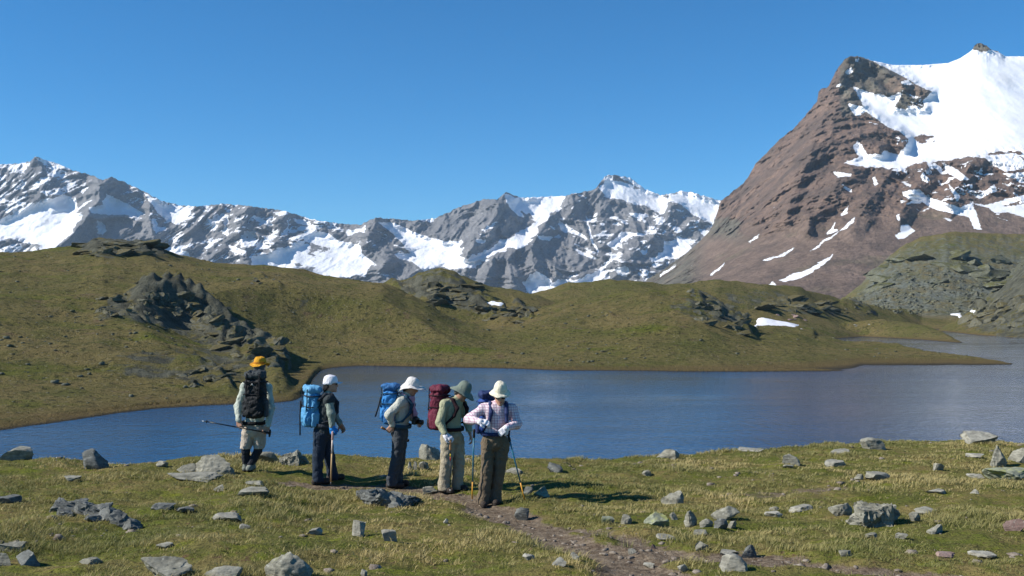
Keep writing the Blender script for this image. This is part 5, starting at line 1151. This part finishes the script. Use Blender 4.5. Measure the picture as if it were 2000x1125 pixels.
c = h1.at(499, 772, -0.27); bp, R = backpack(h1, 'tall black and slate backpack on the yellow-hatted hiker\'s back', c, -h1.f, (0.37, 0.27, 0.74), (BK, SL, BLACK), seed=2.0)
p = c + R[1] * 0.155 + R[2] * 0.17; part('logo', tube('logo', [p + R[0] * -0.018 + R[2] * -0.012, p + R[2] * 0.018, p + R[0] * 0.018 + R[2] * -0.012], 0.005, 6), plain('white_print', (0.7, 0.7, 0.7), 0.7), bp)
t0, t1 = h1.at(395, 822, -0.22), h1.at(527, 846, -0.235)
pole('black trekking pole held level behind the back of the yellow-hatted hiker', t1, t0, (RUBBER, [BLACKSH, BLACKSH]), tgrip=True, grip=0.10)

# ---- 2: white cap, light blue pack
h2 = Hiker('hiker in white cap, sage shirt with dark torso and navy trousers, turned right', (636, 946), (0.93, 0.37), (0.96, 0.15, -0.02),
  dict(head=(645, 750, 0.0), neck=(640, 768, 0.0), chest=(638, 796, 0.0), pelvis=(630, 842, 0.0), shr=(643, 782, -0.17), shl=(640, 782, 0.17), elr=(647, 808, -0.21), ell=(652, 808, 0.2), wrr=(649, 833, -0.21), wrl=(664, 828, 0.16),
       hpr=(626, 848, -0.07), hpl=(634, 848, 0.09), knr=(621, 893, -0.08), knl=(643, 891, 0.1), anr=(620, 939, -0.08), anl=(649, 938, 0.1)), build=0.97)
hd2 = {'r': ((0.1, -0.05, -1), (0.3, 0.9, 0.1), 1, 1.3), 'l': ((0.5, 0, -0.8), (-0.4, -0.8, 0), 1, 0.8)}
h2.body(hd=hd2); h2.hair(HAIR, 0.075, 0.015)
h2.shirt(cloth('sage_shirt', (0.24, 0.28, 0.24)), hem=0.0, e=0.010); h2.shirt(cloth('dark_torso_cloth', (0.03, 0.038, 0.042)), hem=0.07, g=0.018, name='torso_layer', sleeves=False, collar=False)  # sage shirt, then a darker sleeveless layer over the torso only
h2.trousers(cloth('navy_trousers', (0.020, 0.032, 0.052)), (0.108, 0.086, 0.074)); h2.boots(); h2.glove('r', hd2['r'], cloth('blue_glove', (0.02, 0.22, 0.62)), 'bright blue glove')
WC = cloth('white_cotton', (0.72, 0.70, 0.74), var=0.12)
def cap_fn(a, r_, h_):
    return r_, h_
cap = brim_hat(h2, WC, None, [(0.001, 0.100), (0.012, 0.100), (0.014, 0.095), (0.035, 0.096), (0.066, 0.088), (0.090, 0.066), (0.101, 0.036), (0.105, 0.008), (0.106, -0.02)], lambda a, r_, h_: (r_ * (1 + 0.02 * abs(math.sin(3 * a))), h_ + (-0.02 if (r_ > 0.1 and math.cos(a) < 0.2) else 0)), name='cap', lift=0.0)
cen = h2.J['head'] + h2.HR[2] * 0.035; V = []; F = []
for i, rr in enumerate(np.linspace(0, 1, 5)):
    for j, a in enumerate(np.linspace(-0.85, 0.85, 13)):
        ext = 0.085 * rr * math.cos(a * 0.9); V.append(cen + h2.HR[0] * (0.098 * math.sin(a)) + h2.HR[1] * (0.10 * math.cos(a) + ext) + h2.HR[2] * (0.002 - 0.012 * rr - 0.03 * rr * math.sin(a) ** 2))
vis = mesh_np('visor', np.array(V), grid_faces(5, 13)); vo = part('visor', vis, WC, cap); md = vo.modifiers.new('thickness', 'SOLIDIFY'); md.thickness = 0.005
gl = SDF(h2.J['head'] - 0.18, h2.J['head'] + 0.18, 0.005)
for e in (-1, 1):
    gl.ell(h2.J['head'] + h2.HR[0] * e * 0.034 + h2.HR[1] * 0.098 + h2.HR[2] * 0.006, h2.HR, (0.03, 0.010, 0.02), 0.005); gl.cone(h2.J['head'] + h2.HR[0] * e * 0.064 + h2.HR[1] * 0.085 + h2.HR[2] * 0.008, h2.J['head'] + h2.HR[0] * e * 0.084 - h2.HR[1] * 0.01 + h2.HR[2] * 0.008, 0.005, 0.005, 0.004)
h2.add('sunglasses', gl, DARKGLASS)
SB = cloth('sky_blue_nylon', (0.085, 0.29, 0.52), 0.6, 0.35); LB = cloth('pale_blue_nylon', (0.13, 0.36, 0.58), 0.6, 0.3)
c = h2.at(609, 795, -0.02); backpack(h2, 'light blue backpack on the white-capped hiker\'s back', c, -h2.f + np.array([0, -0.25, 0]), (0.34, 0.26, 0.64), (SB, LB, cloth('grey_webbing', (0.03, 0.035, 0.045))), up=(0.08, 0, 1), seed=5.0, hangs=[h2.at(587, 783, -0.2), h2.at(586, 812, -0.2), h2.at(586, 850, -0.2)])
pole('pale wooden walking pole planted by the white-capped hiker', h2.at(650, 842, -0.23), h2.at(646, 947, -0.22), (plain('pink_grip', (0.5, 0.33, 0.3), 0.7), [plain('pale_shaft', (0.6, 0.5, 0.44), 0.4), WOOD]), split=(0.42,), r0=0.014, basket=False)

# ---- 3: broad white hat, blue pack, camera
h3 = Hiker('hiker in broad white sun hat with pink scarf, hand behind back', (770, 950), (0.97, -0.15), (0.93, -0.05, -0.36),
  dict(head=(803, 756, 0.0), neck=(795, 772, 0.0), chest=(787, 797, 0.0), pelvis=(781, 841, 0.0), shr=(783, 785, -0.155), shl=(790, 785, 0.155), elr=(760, 810, -0.22), ell=(800, 812, 0.2), wrr=(767, 832, -0.15), wrl=(812, 822, 0.06),
       hpr=(779, 849, -0.075), hpl=(784, 849, 0.08), knr=(775, 893, -0.085), knl=(781, 893, 0.08), anr=(765, 942, -0.08), anl=(775, 943, 0.07)), hup=(0.3, 0, 1), build=0.96)
hd3 = {'r': ((-0.55, 0.1, -0.6), (0.2, 0.9, 0.2), 1, 1.2), 'l': ((0.5, -0.6, -0.2), (0, -0.5, -0.8), 1, 0.9)}
h3.body(hd=hd3); h3.hair(HAIR, 0.06, 0.0)
h3.shirt(cloth('cream_shirt', (0.50, 0.50, 0.43)), hem=-0.07, e=0.014); h3.trousers(cloth('slate_trousers', (0.055, 0.062, 0.07)), (0.100, 0.086, 0.078), waist=0.12); h3.boots()
def sun_fn(a, r_, h_):
    t = max(0.0, (r_ - 0.106) / 0.09); return r_ * (1 + 0.10 * math.cos(a) * t), h_ + t * (0.075 * math.cos(a) - 0.035 - 0.02 * math.cos(2 * a) + 0.008 * math.sin(5 * a))
brim_hat(h3, cloth('off_white_hat', (0.66, 0.62, 0.58), var=0.12), None, CROWN + [(0.112, -0.004), (0.14, -0.012), (0.175, -0.018), (0.215, -0.02)], sun_fn, tilt=(-0.05, -0.02, 1.0), lift=0.0)
sd = SDF(h3.lo, h3.hi, 0.008); n0 = h3.J['neck']; fr = n0 + h3.f * 0.10
for a in np.linspace(0, 2 * math.pi, 9)[:-1]: 
    b_ = a + 2 * math.pi / 8; sd.cone(n0 + h3.f * 0.075 * math.cos(a) + h3.R[0] * 0.085 * math.sin(a) + np.array([0, 0, -0.02 - 0.03 * math.cos(a)]), n0 + h3.f * 0.075 * math.cos(b_) + h3.R[0] * 0.085 * math.sin(b_) + np.array([0, 0, -0.02 - 0.03 * math.cos(b_)]), 0.032, 0.032, 0.02)
sd.chain([n0 + h3.f * 0.09 + np.array([0, -0.03, -0.05]), h3.at(803, 790, -0.04), h3.at(808, 808, -0.05), h3.at(810, 820, -0.05)], [0.04, 0.046, 0.052, 0.04], 0.03); sd.wrinkle(0.010, 16, 2); h3.add('scarf', sd, cloth('pink_scarf', (0.50, 0.30, 0.38)), 'long pink scarf hanging down the front')
MB = cloth('mid_blue_nylon', (0.03, 0.20, 0.50), 0.6, 0.4); DB = cloth('deep_blue_lid', (0.035, 0.14, 0.34), 0.6, 0.4)
c = h3.at(763, 790, 0.02); backpack(h3, 'bright blue backpack on the back of the hiker in the broad white hat', c, -h3.f, (0.34, 0.27, 0.62), (MB, DB, cloth('teal_webbing', (0.02, 0.06, 0.10))), up=(0.22, 0, 1), seed=9.0, hangs=[h3.at(744, 775, -0.12), h3.at(739, 795, -0.13), h3.at(733, 814, -0.13)])
cm = h3.at(815, 823, -0.10); croot = empty('photo_camera', cm - np.array([0, 0, 0.06]), 'black camera hanging in front of the hiker with the pink scarf', 'camera'); R = frame(unit((0.9, -0.3, -0.15)))
sd = SDF(cm - 0.2, cm + 0.2, 0.006); sd.box(cm - R[1] * 0.03, R, (0.072, 0.035, 0.05), 0.012, 0.01); sd.box(cm - R[1] * 0.03 + R[2] * 0.05, R, (0.025, 0.028, 0.02), 0.008, 0.01); part('camera_body', sd.mesh('camera_body'), plain('black_camera', (0.012, 0.012, 0.013), 0.5), croot)
part('lens', tube('lens', [cm, cm + R[1] * 0.04, cm + R[1] * 0.042, cm + R[1] * 0.095, cm + R[1] * 0.1], [0.034, 0.034, 0.038, 0.038, 0.03], 16), plain('lens_barrel', (0.014, 0.014, 0.015), 0.35), croot)
part('neck_strap', tube('neck_strap', [cm + R[0] * 0.07 - R[1] * .03, h3.at(805, 800, -0.13), h3.at(797, 778, -0.11), h3.at(790, 772, 0.0)], 0.008, 6), BLACK, croot)
pole('trekking pole with wooden handle held behind the back of the scarf-wearing hiker', h3.at(745, 835, -0.16), h3.at(800, 862, 0.75), (CORK, [BLACKSH, BLACKSH]), grip=0.12, r0=0.009)

# ---- 4: grey-green hat, maroon pack
h4 = Hiker('hiker in grey-green flapped hat and beige trousers, looking down at the path', (878, 960), (0.82, -0.57), (0.80, -0.30, -0.52),
  dict(head=(903, 765, -0.03), neck=(894, 779, 0.0), chest=(884, 802, 0.0), pelvis=(882, 848, 0.0), shr=(868, 790, -0.13), shl=(903, 790, 0.11), elr=(859, 825, -0.19), ell=(913, 823, 0.12), wrr=(870, 850, -0.30), wrl=(918, 847, 0.02),
       hpr=(874, 857, -0.05), hpl=(893, 857, 0.06), knr=(872, 905, -0.08), knl=(896, 905, 0.05), anr=(866, 955, -0.06), anl=(893, 952, 0.05)), hup=(0.4, -0.1, 1), build=1.0)
hd4 = {'r': ((0.75, -0.2, -0.45), (0.1, 0.5, -0.9), -1, 1.1), 'l': ((0.3, -0.2, -0.9), (-0.8, 0, 0), 1, 0.7)}
h4.body(hd=hd4); h4.hair(GREYHAIR, 0.04, 0.0)
h4.shirt(cloth('lime_grey_shirt', (0.33, 0.335, 0.215)), hem=-0.03, e=0.014); h4.trousers(cloth('khaki_trousers', (0.34, 0.295, 0.21)), (0.106, 0.09, 0.082), waist=0.12); h4.boots(); h4.glove('r', hd4['r'], WC, 'white glove on the pole handle')
def flap_fn(a, r_, h_):
    t = max(0.0, (r_ - 0.106) / 0.09); fr_ = max(0, math.cos(a)); bk = max(0, -math.cos(a)); return r_ * (1 + t * (0.18 * fr_ - 0.05 + 0.05 * bk)), h_ + t * (-0.045 - 0.03 * bk + 0.028 * abs(math.sin(a)) ** 3)
brim_hat(h4, cloth('grey_green_hat', (0.16, 0.19, 0.155), var=0.15), None, CROWN + [(0.112, -0.004), (0.135, -0.012), (0.165, -0.02), (0.19, -0.025)], flap_fn, lift=0.01)
MR = cloth('maroon_nylon', (0.125, 0.016, 0.036), 0.6, 0.4); DM = cloth('dark_maroon_nylon', (0.06, 0.010, 0.02), 0.6)
c = h4.at(858, 797, 0.06); backpack(h4, 'maroon backpack with black base on the grey-green-hatted hiker', c, -h4.f * 1.0 + np.array([-0.25, 0, 0]), (0.34, 0.27, 0.68), (MR, MR, cloth('dark_maroon_webbing', (0.022, 0.008, 0.012))), up=(0.26, -0.1, 1), seed=12.0, base_m=cloth('black_maroon_nylon', (0.022, 0.010, 0.016), 0.6))
pole('trekking pole with cork handle and red and yellow band by the beige trousers', h4.at(880, 858, -0.34), h4.at(879, 962, -0.28), (CORK, [BLACKSH, YELP, REDP, BLACKSH]), split=(0.27, 0.33, 0.40), r0=0.010, grip=0.16, tgrip=False)

# ---- 5: cream hat, checked shirt, facing us
h5 = Hiker('hiker in cream sun hat and checked shirt facing the camera, fastening the hip belt', (955, 988), (0.08, -1.0), (0.06, -0.92, -0.34),
  dict(head=(977, 772, -0.05), neck=(974, 789, 0.0), chest=(971, 812, 0.0), pelvis=(967, 858, 0.0), shr=(945, 797, 0.0), shl=(1000, 798, 0.0), elr=(916, 819, -0.04), ell=(1009, 828, -0.06), wrr=(936, 823, -0.23), wrl=(991, 835, -0.23),
       hpr=(953, 866, 0.0), hpl=(982, 866, 0.0), knr=(951, 918, -0.04), knl=(975, 918, 0.03), anr=(944, 981, -0.02), anl=(967, 978, 0.05)), build=0.99)
hd5 = {'r': ((0.85, -0.25, -0.12), (0.1, 0.6, -0.8), -1, 0.7), 'l': ((-0.75, -0.2, -0.55), (-0.1, 0.8, -0.3), 1, 0.8)}
h5.body(hd=hd5); h5.hair(GREYHAIR, 0.03, 0.0)
h5.shirt(plaid('checked_cotton'), hem=-0.05, e=0.018); h5.trousers(cloth('brown_trousers', (0.14, 0.107, 0.07)), (0.102, 0.086, 0.080), waist=0.12); h5.boots()
h5.glove('r', hd5['r'], WC); h5.glove('l', hd5['l'], WC)
H = h5.HR; hh = h5.J['head']; gl = SDF(hh - 0.18, hh + 0.18, 0.005)
for e in (-1, 1):
    gl.ell(hh + H[0] * e * 0.035 + H[1] * 0.098 + H[2] * 0.008, H, (0.034, 0.010, 0.024), 0.006); gl.cone(hh + H[0] * e * 0.068 + H[1] * 0.085 + H[2] * 0.01, hh + H[0] * e * 0.086 - H[1] * 0.01 + H[2] * 0.01, 0.005, 0.005, 0.004)
h5.add('sunglasses', gl, DARKGLASS)
def pith_fn(a, r_, h_):
    t = max(0.0, (r_ - 0.106) / 0.07); return r_, h_ + t * (-0.02 + 0.012 * math.cos(a)) + (0.006 if (r_ < 0.1 and abs(math.sin(3 * a)) < 0.12) else 0)
brim_hat(h5, cloth('cream_hat', (0.69, 0.63, 0.49), var=0.10), cloth('cream_band', (0.56, 0.50, 0.37)), [(0.001, 0.135), (0.03, 0.132), (0.062, 0.120), (0.086, 0.095), (0.098, 0.06), (0.104, 0.02), (0.106, 0.008), (0.122, -0.002), (0.145, -0.008), (0.166, -0.014)], pith_fn, lift=0.03, tilt=(0.03, -0.12, 1.0), back=0.01)
NV = cloth('navy_nylon', (0.016, 0.03, 0.10), 0.6); NB = cloth('royal_blue_nylon', (0.02, 0.06, 0.24), 0.6)
c = h5.at(955, 808, 0.27); backpack(h5, 'navy backpack mostly hidden behind the checked-shirt hiker', c, -h5.f + np.array([-0.15, 0, 0]), (0.36, 0.26, 0.62), (NB, NV, NV), seed=15.0)
pole('teal and orange trekking pole hanging upright from the checked-shirt hiker\'s arm', h5.at(926, 838, -0.16), h5.at(922, 981, -0.10), (RUBBER, [TEAL, ORANGE]), split=(0.72,), grip=0.12, r0=0.011, basket=False)
pole('teal and orange trekking pole slanting to a dark stone', h5.at(992, 846, -0.20), h5.at(1027, 984, -0.15), (RUBBER, [TEAL, ORANGE]), split=(0.70,), grip=0.12, r0=0.011, basket=False)
